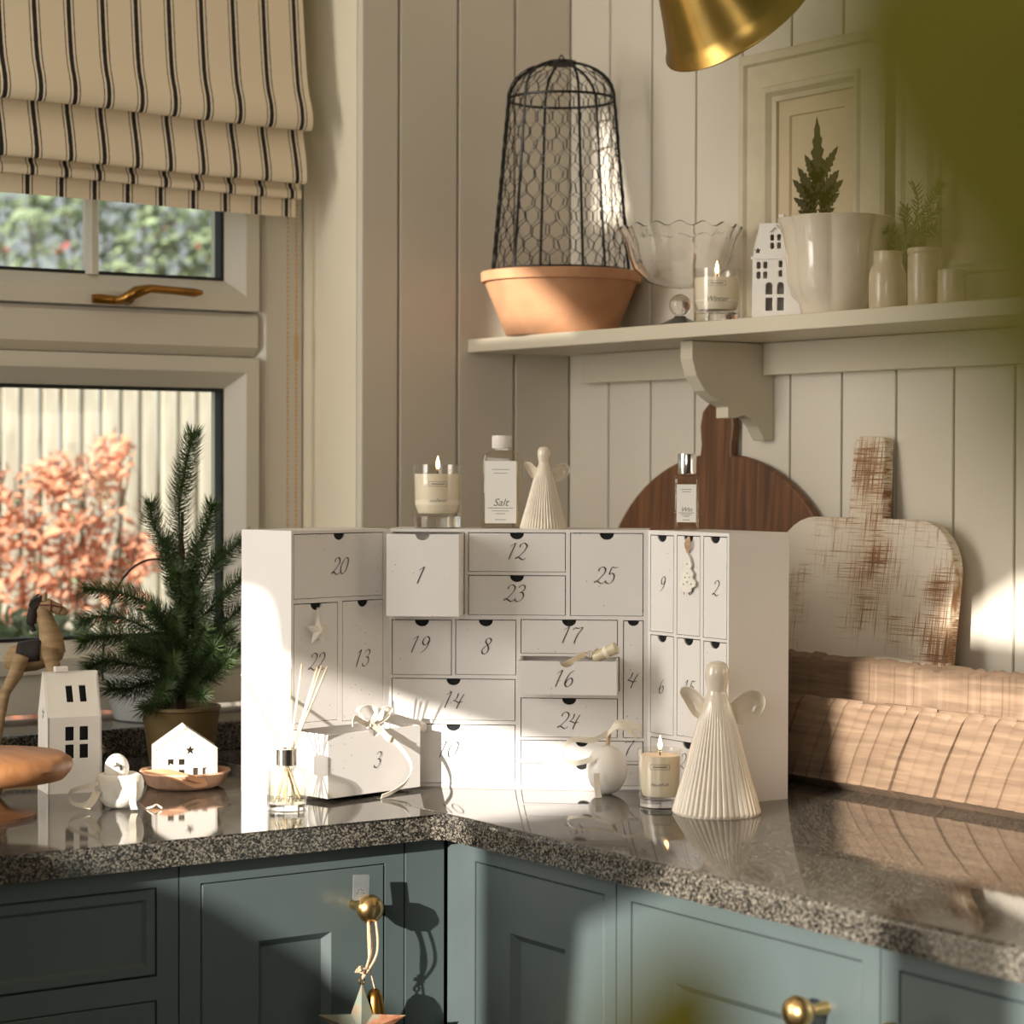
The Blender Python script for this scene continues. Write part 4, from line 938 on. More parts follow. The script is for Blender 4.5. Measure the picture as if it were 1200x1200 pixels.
MB().tube([B3(488, 850.6, -.0248)+I4, B3(491, 851.6, -.0246)+I4], .0069, 16).build('band', M_RIBBON, ro, 50)
tag(ro, 'white rolled paper tube lying in the pulled-out drawer numbered 3', 'paper roll')
# the drawer numbered 16
o6, u6, n6, *_ = DROOT['16']; B6 = lambda x, y, d: onpl(x, y, o6+n6*d, n6)
P6 = B6(665, 775, -.012); tg = empty('wooden_tag', P6); 
MB().ribbon([B6(655, 783, -.006)-P6, B6(686, 766, -.014)-P6], Vector((0, 0, .0032)), .001).build('tag_plate', M_REED, tg); MB().tube([B6(685, 766, -.014)-P6, B6(692, 762, -.016)-P6, B6(690, 772, -.016)-P6, B6(685, 767, -.014)-P6], .0006, 5).build('string', M_TWINE, tg)
tag(tg, 'slim wooden gift tag leaning in the drawer numbered 16', 'tag')
P6 = B6(705, 766, -.016); tw = empty('twine_bundle', P6)
MB().tube([B6(697, 771, -.02)-P6, B6(722, 759, -.012)-P6], .0068, 14).build('roll', paint('clear_roll', lin(206, 192, 160), .25, var=.1, scale=90), tw, 50)
MB().tube([B6(709, 765.2, -.0162)-P6, B6(713, 763.3, -.0150)-P6], .0073, 14).build('band', M_RIBBON, tw, 50)
c_ = MB()
for i in range(6):
    a = B6(700+i*1.2-6, 770-i, -.018)-P6; c_.tube(spline([a+Vector((random.uniform(-.003, .003), random.uniform(-.003, .003), random.uniform(-.001, .005))) for _ in range(5)], 4), .0006, 4)
c_.build('loose_twine', M_TWINE, tw)
tag(tw, 'small rolled bundle tied with ribbon poking out of the drawer numbered 16', 'bundle')
# felt star hanging from 22
oA, uA, nA, *_ = DROOT['22']; B = lambda x, y, d: onpl(x, y, oA+nA*d, nA)
Ps = B(373, 739, .006); fs_ = empty('felt_star', Ps); Mx = frame((0, 0, 0), uA, (0, 0, 1), nA)
out = star2(0, 0, .0185, .0082, PI/2); mb = MB(); k = 10
mb.add([(x, y, 0) for x, y in out]+[(0, 0, .006), (0, 0, -.005)], [(i, (i+1) % k, k) for i in range(k)]+[((i+1) % k, i, k+1) for i in range(k)], Mx); mb.build('star', M_FELT, fs_)
MB().tube([B(371, 713, -.006)-Ps, B(372, 712.5, .002)-Ps, B(373, 722, .004)-Ps], .0009, 6).build('loop', M_RIBBON, fs_)
tag(fs_, 'white felt star hanging on the drawer numbered 22', 'ornament')
# lace tree hanging from the drawer beside 2 and 9
oA, uA, nA, *_ = DROOT['18']; B = lambda x, y, d: onpl(x, y, oA+nA*d, nA)
Pl = B(806, 662, .0035); lt = empty('lace_tree', Pl)
def l2(x, y): p = onpl(x, y, oA, nA)-onpl(806, 662, oA, nA); return (p.dot(uA), p.z)
outl = [l2(*p) for p in ((806, 648), (809, 654), (811, 662), (809.5, 667), (813, 672), (812, 678), (815.5, 682), (815, 687), (811, 689), (810, 693), (806, 695), (801, 693), (800, 689), (796.5, 687), (797.5, 682), (800, 678), (798.5, 673), (802, 667), (801, 662), (803, 654))]
hl = [[(a+.0011*math.cos(t*PI/3), b_+.0011*math.sin(t*PI/3)) for t in range(6)] for a, b_ in [l2(*p) for p in ((806, 672), (806, 682), (801.5, 684.5), (810.5, 684.5), (806, 661), (808.5, 676.5), (803.5, 676.5))]]
MB().panel(outl, hl, -.0010, .0010, frame((0, 0, 0), uA, (0, 0, 1), nA)).build('lace', M_FELT, lt)
t_ = MB()
for i in range(5):
    e = (i-2)*.0012
    t_.tube(spline([B(807, 631, -.004)-Pl, B(807, 629.5, .003)-Pl+uA*e*.5, B(805.5, 638, .005)-Pl+uA*e*2, B(806, 645, .003)-Pl+uA*e, B(806, 649, .001)-Pl], 5), .0007, 5)
t_.build('twine', M_TWINE, lt)
tag(lt, 'white scalloped lace tree ornament on brown twine hanging from a calendar drawer', 'ornament')

# ball ornament on the worktop with ribbon
P = onz(711, 934, ZT); d = P-CAM; d.z = 0; P = P+d.normalized()*.022; S = 1/ppm(P); bo_ = empty('ball_ornament', P, toward(P)+PI/2)
MB().ball((0, 0, 29*S), (24*S, 22*S, 29*S), 36, 22).build('ball', M_WCAP, bo_, 60)
X = lambda x, y, d=0: Vector(((x-711)*S, d, (933-y)*S))
MB().tube([X(712, 877), X(714, 859)], .0022, 8).build('hanger', M_TWINE, bo_)
MB().ribbon(spline([X(712, 860, -.004), X(695, 868, -.012), X(672, 867, -.016), X(661, 876, -.018), X(662, 890, -.018), X(676, 894, -.018), X(694, 889, -.020)], 8), (0, .0005, .0032), .0003).build('ribbon', M_RIBBON, bo_)
MB().ribbon(spline([X(714, 860, -.002), X(722, 850, .004), X(736, 851, .010), X(750, 857, .012), X(752, 866, .012)], 8), (.0005, .004, .003), .0003).build('ribbon', M_RIBBON, bo_)
MB().ribbon(spline([X(712, 861, -.004), X(724, 852, -.008), X(740, 858, -.006), X(745, 866, -.004)], 8), (.0005, .004, .003), .0003).build('ribbon', M_RIBBON, bo_)
MB().ribbon(spline([X(699, 905, -.026), X(700, 922, -.030), X(702, 932.2, -.034)], 6), (.0034, .001, 0), .0003).build('ribbon', M_RIBBON, bo_)
tag(bo_, 'plain ivory ball ornament with ivory ribbon leaning by the calendar drawers', 'ornament')

# ------------------------------------------------------------------ boards and trough against the plank wall
def lean(z, zt, xb, xt): return xb+(xt-xb)*(z-ZT)/(zt-ZT)
cb = empty('round_board', (-.0185, -.325, ZT)); th = .012
nb = Vector((-(1.35-ZT), 0, .017)).normalized(); vb = Vector((.017, 0, 1.35-ZT)).normalized(); ub = Vector((0, -1, 0))
Fb = frame((0, 0, 0), ub, vb, nb)
def bpt(x, y): p = onpl(x, y, Vector(cb.location)+nb*th, nb)-Vector(cb.location)-nb*th; return (p.dot(ub), p.dot(vb))
hx0 = bpt(821, 500)[0]; hx1 = bpt(858, 500)[0]; hz = bpt(840, 473)[1]; ca, cbz = bpt(838, 600)[0], .196
pts = []
a_ = .243; b2 = bpt(850, 531)[1]-cbz
for i in range(72):
    t = PI/2+2*PI*i/72; x_ = ca+a_*math.cos(t); z_ = cbz+b2*math.sin(t); pts.append((x_, max(z_, 0.0005)))
up_ = [p for p in pts if not (p[1] > cbz and hx0 < p[0] < hx1)]
seq = []
for i in range(72):
    p = pts[i]
    if p in up_: seq.append(p)
# pts run counter-clockwise from the top: left side first, ending at the right of the handle
hn = [(hx1, seq[-1][1]+.0), (hx1-.001, hz-.055), (hx1+.003, hz-.030), (hx1-.002, hz-.010), (hx1-.014, hz), (hx0+.014, hz), (hx0+.002, hz-.010), (hx0-.002, hz-.030), (hx0+.002, hz-.055), (hx0, seq[0][1])]
dd = []
for p in seq+hn:
    if not dd or (abs(p[0]-dd[-1][0])+abs(p[1]-dd[-1][1])) > 1e-4: dd.append(p)
MB().prism(dd, 0, th, Fb).build('board', M_WDARK, cb, bevel=.003)
tag(cb, 'dark brown rounded wooden serving board with a handle leaning on the planks', 'chopping board')

pd = empty('paddle_board', (-.064, -.655, ZT)); th = .016
zt2 = 1.315; nb = Vector((-(zt2-ZT), 0, .060)).normalized(); vb = Vector((.060, 0, zt2-ZT)).normalized()
Fp = frame((0, 0, 0), ub, vb, nb)
def ppt(x, y): p = onpl(x, y, Vector(pd.location)+nb*th, nb)-Vector(pd.location)-nb*th; return (p.dot(ub), p.dot(vb))
xr = ppt(1115, 700)[0]; zs = ppt(1015, 607)[1]; h0, hb_ = ppt(994, 605); h1_ = ppt(1034, 605)[0]; ht = ppt(1017, 512)[1]; ht0 = ppt(1001, 515)[0]; ht1 = ppt(1037, 518)[0]; xl = h0*.5+h1_*.5-(xr-(h0+h1_)/2)
r = .068
pts = [(xr-.03, .0005), (xr-.004, .02)]+[(xr+.002, zs*.4)]+[(xr-r+r*math.cos(PI/2*i/8)+.0, zs-r+r*math.sin(PI/2*i/8)) for i in range(9)]+[(h1_, zs), (ht1, ht-.006), (ht1-.004, ht), (ht0+.006, ht+.001), (ht0, ht-.008), (h0, zs)]+[(xl+r-r*math.sin(PI/2*i/8), zs-r+r*math.cos(PI/2*i/8)) for i in range(9)]+[(xl-.002, zs*.4), (xl+.004, .02), (xl+.03, .0005)]
MB().prism(pts, 0, th, Fp).build('board', M_DISTR, pd, bevel=.002)
tag(pd, 'distressed whitewashed wooden paddle board leaning on the planks', 'chopping board')

# dough trough: adzed wood, long axis along the wall
tz = empty('dough_trough', (-.16, -1.05, ZT))
ya, yb = -.555, -1.62
mb = MB(); vs = []; fs = []
rows = [(-.124, 0), (-.147, .012), (-.154, .050), (-.158, .103), (-.155, .110), (-.147, .109), (-.138, .085), (-.132, .050), (-.126, .026), (-.114, .030), (-.103, .075), (-.096, .110), (-.0955, .147), (-.090, .1525), (-.0845, .150), (-.0850, .110), (-.091, .05), (-.098, 0)]
k = len(rows); col_w = .0235; YS = []
ncol = int((ya-yb)/col_w)
for c in range(ncol):
    cw = 1+.25*math.sin(c*7.3)
    for fr in (0, .05, .14, .32, .5, .68, .86, .95): YS.append((ya-(c+fr)*col_w, c, fr))
YS.append((yb, ncol, 0)); ns = len(YS)-1
for i, (Y, c, fr) in enumerate(YS):
    e = min(ya-Y, Y-yb); en = max(0, 1-e/.05); off = (math.sin(c*12.9898)*43758.5) % 1.0; pil = (1-(2*fr-1)**2)**.5
    phf = Y/.0105; offf = (math.sin(math.floor(phf)*78.2)*4375.5) % 1.0
    for j, (x, z) in enumerate(rows):
        dx = dz = 0
        if j <= 4: dx = .0034*(1-pil)+.0016*(off-.5)*2
        if 3 <= j <= 5: dz = .0028*(off-.5)*2-.0016*(1-pil)
        if 9 <= j <= 12: dx = .0020*(offf-.5)*2
        if 12 <= j <= 14: dz = .0020*(offf-.5)*2
        xm = -.122; xx = xm+(x+dx-xm)*(1-.25*en); zz = z+dz
        if 6 <= j <= 11: zz += en*(.115-z)*.9
        vs.append((xx+.16, Y+1.05-.60*z*(j <= 4)*min(1, e/.08), max(zz, 0)))
for i in range(ns):
    for j in range(k): fs.append((i*k+j, i*k+(j+1) % k, (i+1)*k+(j+1) % k, (i+1)*k+j))
fs.append(tuple(range(k))); fs.append(tuple(ns*k+j for j in reversed(range(k))))
mb.add(vs, fs); mb.build('trough', M_WLIGHT, tz, 18)
tag(tz, 'long pale adzed wooden dough trough lying along the plank wall', 'trough')
# ================================================================== ON THE SHELF
# terracotta pan
PP = Vector((-.1105, onx(657, 390, -.1105).y, ZS)); pan = empty('terracotta_pan', PP); k_ = ppm(PP)
MB().lathe([(1e-5, 0), (.073, 0), (.0755, .002), (.1050, .0735), (.1100, .0745), (.1105, .087), (.1085, .0885), (.1010, .0885), (.0985, .080), (.071, .010), (1e-5, .009)], 64, cap=False).build('pan', M_TERRA, pan, 40)
tag(pan, 'wide terracotta plant pan on the shelf under the wire cloche', 'pot')
# wire cloche standing in the pan's rim
WP = Vector((PP.x, PP.y, ZS+.0885)); cl = empty('wire_cloche', WP)
zt = facing(656, 74, PP).z-WP.z; zr = facing(656, 118, PP).z-WP.z
def crad(z):                                                 # radius up the side, then the dome
    if z <= zr: return .0945+(.0735-.0945)*(z/zr)
    t = (z-zr)/(zt-zr); return .0735*math.sqrt(max(0, 1-t**2.2))
rib_ = []
zs_ = [zr*i/10 for i in range(11)]+[zr+(zt-zr)*math.sin(PI/2*i/9) for i in range(1, 10)]
for q in range(6):
    a = q*PI/3+.22; pts = [Vector((crad(z)*math.cos(a), crad(z)*math.sin(a), z)) for z in zs_]; pts[-1] = Vector((.001*math.cos(a), .001*math.sin(a), zt))
    MB().tube(pts, .0019, 8).build('rib', M_IRON, cl, 60)
for z, r in ((.002, .0017), (zr, .0019)):
    MB().tube([(crad(z)*math.cos(2*PI*i/48), crad(z)*math.sin(2*PI*i/48), z) for i in range(48)], r, 8, closed=True).build('hoop', M_IRON, cl, 60)
MB().lathe([(.020, zt-.004), (.020, zt+.001), (.016, zt+.002), (1e-5, zt+.0025)], 24).tube([(-.006, 0, zt+.002), (-.002, 0, zt+.008), (0, 0, zt+.010), (.002, 0, zt+.008), (.006, 0, zt+.002)], .0011, 6).build('crown', M_IRON, cl, 60)
me_ = MB(); arc = [0]; zz = [0.0]
N = 400
for i in range(1, N+1):
    z = zt*.985*i/N; arc.append(arc[-1]+math.hypot(z-zz[-1], crad(z)-crad(zz[-1]))); zz.append(z)
def at_arc(s):
    s = max(0, min(arc[-1], s)); i = min(range(len(arc)), key=lambda j: abs(arc[j]-s)); return zz[i]
rowh = .0195; nc = 24; rws = int(arc[-1]/rowh); rd = random.Random(4)
J = {}
def hp(c, r, up):                                            # zig-zag vertex
    key = (c % (2*nc), r, up)
    if key not in J:
        s = r*rowh+(.0048 if up else -.0048)+rd.uniform(-.002, .002); z = at_arc(s); a = (c+rd.uniform(-.14, .14))*PI/nc; R_ = crad(z)+.0012
        J[key] = Vector((R_*math.cos(a), R_*math.sin(a), z))
    return J[key]
for r in range(rws+1):
    ring = [hp(c, r, (c+r) % 2 == 0) for c in range(2*nc)]
    me_.tube(ring, .00058, 4, closed=True)
    if r < rws:
        for c in range(2*nc):
            if (c+r) % 2 == 0: me_.tube([hp(c, r, True), hp(c, r+1, False)], .00085, 4)
me_.build('wire_mesh', M_IRON, cl)
tag(cl, 'black wire mesh cloche standing in the terracotta pan', 'cloche')

# scalloped glass bowl on a foot
GP = onx(797, 372, -.118); GP.z = ZS; gb = empty('glass_bowl', GP)
kz = ppm(GP); rimz = (facing(797, 268, GP).z-ZS)
prof = [(.0330, 0), (.0335, .002), (.022, .006), (.0075, .013), (.0070, .0145)]
MB().lathe([(1e-5, 0)]+prof+[(1e-5, .0146)], 40, cap=False).build('foot', M_GLASS, gb, 40)
MB().ball((0, 0, .0285), .0140, 24, 16).build('stem', M_GLASS, gb, 60)
def gmod(a, j, r, z): return 1+.03*math.sin(a*16)*max(0, (z-.06))/.05
o_ = [(.004, .0425), (.020, .0435), (.042, .050), (.060, .064), (.0665, .078), (.069, .090), (.0735, .100), (.0785, .1075)]
q = []
wal = MB(); vs = []; fs = []; n = 96; prof = o_+[(r-.0022, z+.0010) for r, z in reversed(o_)]
for j, (r, z) in enumerate(prof):
    zk = max(0, (z-.060)/.05)
    for i in range(n):
        a = 2*PI*i/n; vs.append((r*(1+.012*zk*math.cos(a*16))*math.cos(a), r*(1+.012*zk*math.cos(a*16))*math.sin(a), z*(rimz/.1085)+.0032*zk*math.sin(a*16)))
for j in range(len(prof)-1):
    for i in range(n): fs.append((j*n+i, j*n+(i+1) % n, (j+1)*n+(i+1) % n, (j+1)*n+i))
wal.add(vs, fs).build('bowl', M_GLASS, gb, 60)
tag(gb, 'clear glass footed bowl with a wavy scalloped rim on the shelf', 'bowl')

# ceramic canal house
P = onx(914, 365, -.115); P.z = ZS; hs = empty('ceramic_house', P, toward(P)+PI/2-.20); k = ppm(P)
zpx = lambda y: facing(914, y, P).z-ZS
ez, rz_ = zpx(303), zpx(263); hw = .0305
w_ = MB(); FMx = frame((0, -.018, 0), (1, 0, 0), (0, 0, 1), (0, -1, 0))
out = [(-hw, 0), (hw, 0), (hw, ez), (hw*.72, rz_), (-hw*.72, rz_), (-hw, ez)]
hx = lambda x: (x-914)/k
hl = []
for cx in (892, 900): hl += [rrect(hx(cx-2.4), zpx(y+4), hx(cx+2.4), zpx(y-4), .0018, 3) for y in (312, 323.5)]
for cx in (918,): hl += [rrect(hx(cx-2.2), zpx(y+4), hx(cx+2.2), zpx(y-4), .0018, 3) for y in (311, 322)]
for cx in (908, 916): hl += [rrect(hx(cx-2.2), zpx(y+3.6), hx(cx+2.2), zpx(y-3.6), .0018, 3) for y in (280, 289.5)]
hl += [arch(hx(900.5), zpx(346), hx(908.5), zpx(332)), arch(hx(914), zpx(346), hx(922), zpx(332)), rrect(hx(900.5), zpx(365), hx(908.5), zpx(350), .001, 3), rrect(hx(914), zpx(365), hx(922), zpx(350), .001, 3)]
hl += [star2(hx(891), zpx(295), .0042, .0018, .3)]
w_.panel(out, hl, -.003, 0, FMx)
w_.prism(out, 0, .003, frame((0, .018, 0), (1, 0, 0), (0, 0, 1), (0, -1, 0)))
w_.box((-hw, -.015, 0), (-hw+.003, .015, ez)).box((hw-.003, -.015, 0), (hw, .015, ez)).box((-hw*.72, -.015, rz_-.003), (hw*.72, .015, rz_))
for sg in (-1, 1): w_.prism([(sg*hw, ez), (sg*hw*.72, rz_), (sg*hw*.72-sg*.003, rz_-.002), (sg*hw-sg*.003, ez)], -.015, .015, Matrix(((1, 0, 0, 0), (0, 0, 1, 0), (0, 1, 0, 0), (0, 0, 0, 1))))
w_.build('walls', M_PORCELAIN, hs, bevel=.0008)
MB().box((-hw-.0015, -.0195, ez-.002), (hw+.0015, -.0182, ez+.0015)).build('cornice', M_PORCELAIN, hs)
MB().prism([(hx(905.5), zpx(271.5)), (hx(912), zpx(265)), (hx(919), zpx(271.5)), (hx(919), zpx(274)), (hx(912), zpx(268)), (hx(905.5), zpx(274))], .0002, .003, FMx).build('dormer_gable', M_PORCELAIN, hs)
MB().box((hx(913), -.006, rz_), (hx(919.5), .006, zpx(252))).build('chimney', M_PORCELAIN, hs, bevel=.0006)
tag(hs, 'narrow white ceramic town house with arched windows on the shelf', 'house ornament')

# fluted planter
P = onx(979, 362, -.122); P.z = ZS; pl = empty('fluted_planter', P); zp = lambda y: facing(979, y, P).z-ZS; k = ppm(P)
prof = [(1e-5, 0), (.038, 0), (.040, .002), (.042, .012), (.0500, .024), (.0540, .040), (.0565, .075), (.0605, .100), (.0655, zp(257)), (.0635, zp(256)), (.058, .100), (.0535, .075), (.047, .030), (1e-5, .022)]
def pmod(a, j, r, z): return 1+.10*(abs(math.cos((a-.75)*3.5))**.55-.55)*min(1, z/.03)
MB().lathe(prof, 120, mod=pmod, cap=False).build('planter', M_CERAMIC, pl, 60)
tag(pl, 'cream glazed planter with deep vertical flutes on the shelf', 'planter')
# stoneware jars
def jar(label, x, ytop, X, r, prof):
    P = onx(x, 355, X); P.z = ZS; h = facing(x, ytop, P).z-ZS; o = empty('stoneware_jar', P)
    MB().lathe([(1e-5, 0)]+[(r*a, h*b) for a, b in prof]+[(r*prof[-1][0]-.003, h), (r*prof[-1][0]-.003, h*.4), (1e-5, h*.4)], 40, cap=False).build('jar', M_STONE, o, 50)
    return tag(o, label, 'jar')
jar('round-shouldered cream stoneware jar between the fluted planter and the straight jars', 1040, 295, -.148, .0212, [(.94, 0), (.98, .03), (1, .3), (.99, .60), (.90, .70), (.76, .78), (.76, .98), (.78, 1)])
jar('tall straight cream stoneware jar with a rolled rim', 1083, 291, -.150, .0185, [(.94, 0), (.98, .03), (1, .3), (1, .85), (.96, .89), (1.03, .92), (1.04, .97), (1.0, 1)])
jar('short cream stoneware pot, the smallest jar on the shelf', 1115, 317, -.152, .0155, [(.95, 0), (1, .05), (1, .95), (.97, 1)])
# rosemary in a slim vase
P = onx(1069, 350, -.074); P.z = ZS; rv = empty('rosemary_sprig', P); h = facing(1060, 300, P).z-ZS; Fx = lambda x, y, d=0: facing(x, y, P+FW*d)-P
MB().lathe([(1e-5, 0), (.009, 0), (.0095, .003), (.0085, h*.8), (.0075, h), (.006, h), (.006, h*.3), (1e-5, h*.3)], 20, cap=False).build('vase', paint('dark_vase', lin(70, 60, 44), .4), rv, 45)
rd = random.Random(6)
for i, pts in enumerate([[(1058, 300), (1068, 272), (1076, 245), (1072, 218)], [(1059, 300), (1070, 280), (1086, 258), (1100, 245)], [(1060, 300), (1074, 276), (1090, 270), (1096, 268)], [(1058, 300), (1052, 285), (1046, 272), (1040, 270)], [(1060, 300), (1062, 270), (1060, 255), (1062, 245)], [(1072, 262), (1085, 245), (1098, 225), (1102, 218)]]):
    C_ = spline([Fx(x, y, .004*i-.01) for x, y in pts], 6); m = MB(); m.tube(C_, .0008, 5); n = len(C_)
    for t in range(2, n):
        for s in range(3):
            tg = (C_[t]-C_[t-1]).normalized(); o_ = tg.orthogonal(); d_ = (Matrix.Rotation(rd.uniform(0, 6.28), 3, tg) @ o_.normalized())*.9+tg*.6; d_.normalize(); ln = rd.uniform(.008, .014)
            m.tube([C_[t], C_[t]+d_*ln*.5, C_[t]+d_*ln+Vector((0, 0, .001))], [.0006, .0009, .0002], 4)
    m.build('sprig', M_ROSEM, rv)
tag(rv, 'wispy rosemary sprigs in a slim dark vase behind the stoneware jars', 'plant')

# framed prints leaning on the planks
def framed(label, x0, x1, zt_, leaf):
    X = -.030; a = -onx(x0, 300, X).y; b = -onx(x1, 300, X).y; root = empty('framed_print', (X, -(a+b)/2, ZS)); hw = (b-a)/2; H_ = zt_-ZS
    M = frame((0, 0, 0), (0, -1, 0), (0, 0, 1), (-1, 0, 0))
    mitre(MB(), -hw, 0, hw, H_, [(0, -.018), (0, .004), (.004, .008), (.013, .008), (.016, .003), (.044, .002), (.047, .006), (.053, .005), (.058, -.002), (.064, -.004), (.064, -.018)], M).build('frame', M_FRAMEP, root)
    MB().box((-hw+.0642, .0642, -.016), (hw-.0642, H_-.0642, -.012), M).build('print', M_PAPER, root)
    mt = MB(); mitre(mt, -hw+.0642, .0642, hw-.0642, H_-.0642, [(0, -.0118), (0, -.0085), (.020, -.0085), (.0215, -.0118)], M); mt.build('mount', M_PAPER, root)
    if leaf:
        c = onx(958, 250, X+.012); lm = MB(); L2 = lambda x, y: ((-onx(x, y, X+.012).y)-(a+b)/2, onx(x, y, X+.012).z-ZS)
        def pinna(b0, t0, wd, n=7):
            bx, by = L2(*b0); tx, ty = L2(*t0); d = Vector((tx-bx, ty-by)); ln = d.length; d.normalize(); nn = Vector((-d.y, d.x)); R_ = []; Lf = []
            for i in range(n+1):
                t = i/n; wv = wd*(math.sin(PI*min(1, t*.80+.20))**.8)*(1-t*.35)
                for q, ww in ((0, 1.0), (.55, .55)):
                    tt = t+q/n
                    if tt > 1: continue
                    p = Vector((bx, by))+d*(ln*tt)
                    R_.append(p+nn*wv*ww+d*(.03*ln if q == 0 else 0)); Lf.append(p-nn*wv*ww+d*(.03*ln if q == 0 else 0))
            pts = [(p.x, p.y) for p in Lf]+[(tx, ty)]+[(p.x, p.y) for p in reversed(R_)]
            lm.prism(pts, -.0118+len(lm.v)*1e-8, -.0112, M)
        for b0, t0, wd in (((959, 232), (958, 140), .017), ((959, 214), (982, 172), .012), ((959, 216), (944, 182), .011), ((960, 236), (983, 200), .016), ((958, 238), (936, 197), .014), ((958, 244), (930, 211), .013), ((960, 242), (988, 211), .013), ((960, 250), (984, 226), .010), ((957, 252), (931, 232), .010), ((960, 256), (978, 244), .008), ((956, 256), (936, 247), .008), ((958, 272), (957, 244), .003)):
            pinna(b0, t0, wd)
        lm.build('pressed_fern', M_PRESS, root)
    return tag(root, label, 'picture')
framed('cream framed pressed dark fern leaf leaning on the shelf', 868, 1039, 1.806, True)
framed('cream framed blank print standing beyond the stoneware jars', 1052, 1262, 1.806, False)

# ------------------------------------------------------------------ brass lamp
rc = CAM+ray(868, 20)*2.62; nz_ = -(RT*.55-UP*.70+FW*.45).normalized(); ux = nz_.orthogonal().normalized(); uy = nz_.cross(ux)
lamp = empty('brass_lamp', rc); Ml = frame((0, 0, 0), ux, uy, nz_)
o_ = [(.0965, 0), (.0980, .0015), (.0968, .0035), (.0935, .006), (.086, .022), (.076, .045), (.066, .070), (.054, .095), (.038, .114), (.020, .124), (.014, .128)]
MB().lathe(o_+[(max(r-.0016, .004), z-.0012) for r, z in reversed(o_)], 64, Ml, cap=False).build('shade', M_BRASSL, lamp, 50)
cr = nz_*.126
MB().lathe([(.016, .124), (.016, .150), (.012, .156), (1e-5, .157)], 24, Ml, cap=False).build('socket', M_BRASSL, lamp, 45)
e0 = nz_*.155; tp = Vector((e0.x, e0.y, 2.848-rc.z))
MB().tube(spline([e0, e0+nz_*.05+Vector((0, 0, .03)), Vector((e0.x+nz_.x*.07, e0.y+nz_.y*.07, e0.z+.22)), Vector((e0.x+nz_.x*.07, e0.y+nz_.y*.07, 2.845-rc.z))], 8), .006, 10).build('arm', M_BRASSL, lamp, 60)
MB().lathe([(1e-5, 0), (.045, 0), (.042, -.015), (.010, -.022), (1e-5, -.022)], 32, Matrix.Translation((e0.x+nz_.x*.07, e0.y+nz_.y*.07, 2.8495-rc.z)), cap=False).build('ceiling_rose', M_BRASSL, lamp, 45)
tag(lamp, 'brass bell-shaped lamp shade tilted towards the plank wall above the shelf', 'lamp')

# ------------------------------------------------------------------ hanging on the cabinet knob
YH = -.636
KQ = Vector((KP.x, YH, KP.z)); Hh = lambda x, y, d=0: ony(x, y, YH+d)
Ps = Hh(424, 1206); s_ = empty('hanging_star', Ps); Rr = (Hh(424, 1152)-Ps).z
out = star2(0, 0, Rr, Rr*.40); mb = MB(); Mx = frame((0, 0, 0), Vector((RT.x, RT.y, 0)).normalized(), (0, 0, 1), Vector((-FW.x, -FW.y, 0)).normalized())
mb.add([(x, y, 0) for x, y in out]+[(0, 0, .011), (0, 0, -.011)], [(i, (i+1) % 10, 10) for i in range(10)]+[((i+1) % 10, i, 11) for i in range(10)], Mx); mb.build('star', M_RUST, s_)
MB().tube([(.0032*math.cos(2*PI*i/16), 0, Rr+.002+.0032*math.sin(2*PI*i/16)) for i in range(16)], .0008, 6, closed=True).build('ring', M_BRASS2, s_)
kz_ = KP.z+.0045; tw = MB()
for dx, yy in ((-.003, 0), (.002, .003), (.0045, -.002)):
    tw.tube(spline([Vector((KP.x+.002+dx*.3, YH+.014+yy, kz_+.0005))-Ps, Vector((KP.x-.001+dx, YH+.004+yy, kz_-.014))-Ps, Vector((KP.x-.002+dx, YH-.001+yy, kz_-.05))-Ps, Vector((Ps.x, YH, Ps.z+Rr+.004))-Ps], 8), .0011, 5)
for i in range(10):
    a = Hh(421+random.uniform(-4, 5), 1136+random.uniform(-4, 4), -.003)-Ps; tw.tube([a, a+Vector((random.uniform(-.006, .006), random.uniform(-.003, .003), random.uniform(-.004, .004)))], .0011, 4)
tw.build('twine', M_TWINE, s_)
tag(s_, 'weathered metal star hanging on twine from the cabinet knob', 'ornament')
Pb = Hh(439, 1172, .004); bl_ = empty('brass_bell', Pb)
MB().lathe([(.0135, -.020), (.0125, -.016), (.0105, -.006), (.0085, .004), (.0055, .0105), (.002, .0125), (1e-5, .013)], 28, cap=False).build('bell', M_BRASS2, bl_, 50)
MB().tube(spline([Vector((0, 0, .0125)), Hh(433, 1130, .002)-Pb, Hh(431, 1090, .002)-Pb, Vector((KP.x+.003, YH+.017, kz_+.0008))-Pb], 8), .0009, 5).build('twine', M_TWINE, bl_)
tag(bl_, 'small aged brass bell hanging beside the metal star', 'bell')
Pt = Hh(423, 1040, .012); mt_ = empty('metal_tag', Pt)
c0 = (0, 0); hol = [[(.0000+.0042*math.cos(t)+.0012*math.cos(q*PI/3), -.006+.0042*math.sin(t)+.0012*math.sin(q*PI/3)) for q in range(6)] for t in [PI*i/4 for i in range(0, 5)]]
MB().panel(rrect(-.0098, -.0135, .0098, .0135, .0012, 3), hol, -.0006, .0006, frame((0, 0, 0), Vector((1, 0, -.09)).normalized(), Vector((.09, .10, 1)).normalized(), (0, -1, 0))).build('plate', paint('tin', (.72, .72, .74), .35, .9, var=.1, scale=90), mt_)
MB().tube([Vector((0, .001, -.006)), Vector((KP.x+.001-Pt.x, YH+.019-Pt.y, kz_-Pt.z))], .0006, 5).build('wire', M_CHROME, mt_)
tag(mt_, 'small pierced silver metal tag resting above the cabinet knob', 'tag')

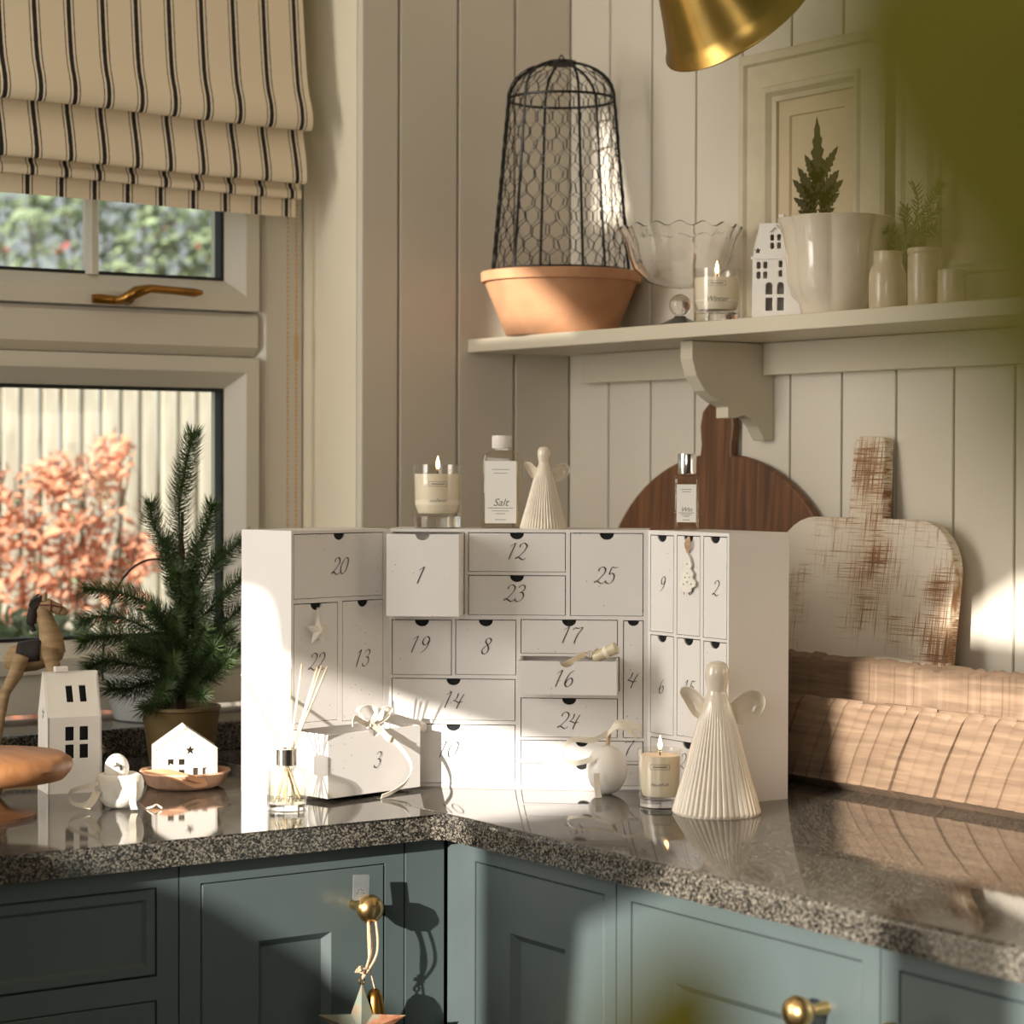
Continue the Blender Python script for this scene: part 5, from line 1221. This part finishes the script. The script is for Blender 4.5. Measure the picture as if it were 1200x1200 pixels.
# ------------------------------------------------------------------ foliage plant close by the photographer
base = CAM+RT*.34+FW*.42; base.z = 0
fp = empty('foliage_plant', base)
MB().lathe([(1e-5, 0), (.13, 0), (.135, .01), (.165, .30), (.172, .305), (.172, .33), (.155, .33), (.150, .28), (1e-5, .27)], 40, cap=False).build('pot', M_POTG, fp, 45)
def leaf_at(pb, pt, wid, curl, seed):
    m = MB(); n = 10; P0, P1 = Vector(pb), Vector(pt); ax = (P1-P0); ln = ax.length; ax.normalize(); sd = ax.cross(FW).normalized(); nn = sd.cross(ax); vs = []; fs = []
    for i in range(n+1):
        t = i/n; c = P0.lerp(P1, t)+nn*(curl*math.sin(PI*t)); wv = wid*(math.sin(PI*t**.8)**.8+.01)
        for q in (-1, -.5, 0, .5, 1): vs.append(c+sd*(wv*q)+nn*(.12*wid*abs(q)))
    for i in range(n):
        for q in range(4): fs.append((i*5+q, i*5+q+1, i*5+6+q, i*5+5+q))
    m.add(vs, fs); o = m.build('leaf', M_PLANT, fp, 60); o.modifiers.new('thick', 'SOLIDIFY').thickness = .0004; return o
pix = lambda x, y, d: CAM+ray(x, y)*d-base
LV = [((1500, 330), (885, -110), .112, .0100), ((1420, 40), (1000, -220), .11, .0085), ((1470, 640), (1085, 140), .118, .0078), ((740, 1430), (835, 1090), .24, .0095), ((1500, 900), (1400, 600), .16, .006)]
for i, (a, b, d_, wd) in enumerate(LV):
    A, B_ = pix(*a, d_), pix(*b, d_+.01); leaf_at(A, B_, wd, .004, i)
    mid = A*.6; mid.z = A.z*.62+.05; MB().tube(spline([Vector((random.uniform(-.05, .05), random.uniform(-.05, .05), .27)), mid+RT*.05, A], 8), .0022, 6).build('stem', M_NEEDLE, fp, 60)
rd = random.Random(2)
for i in range(14):
    a = rd.uniform(0, 6.28); z = rd.uniform(.45, .95); r = rd.uniform(.05, .16); A = Vector((r*math.cos(a), r*math.sin(a), z)); B_ = A+Vector((.09*math.cos(a), .09*math.sin(a), rd.uniform(-.02, .05)))
    if (base+B_-CAM).dot(FW) > 0 and abs((base+B_-CAM).dot(RT)) < .24*(base+B_-CAM).dot(FW) and (base+B_).z > .9: continue
    leaf_at(A, B_, .022, .006, 20+i); MB().tube(spline([Vector((0, 0, .27)), A*.5+Vector((0, 0, .15)), A], 6), .002, 6).build('stem', M_NEEDLE, fp, 60)
tag(fp, 'blurred green leafy plant close in front, its leaves crossing the view', 'plant')
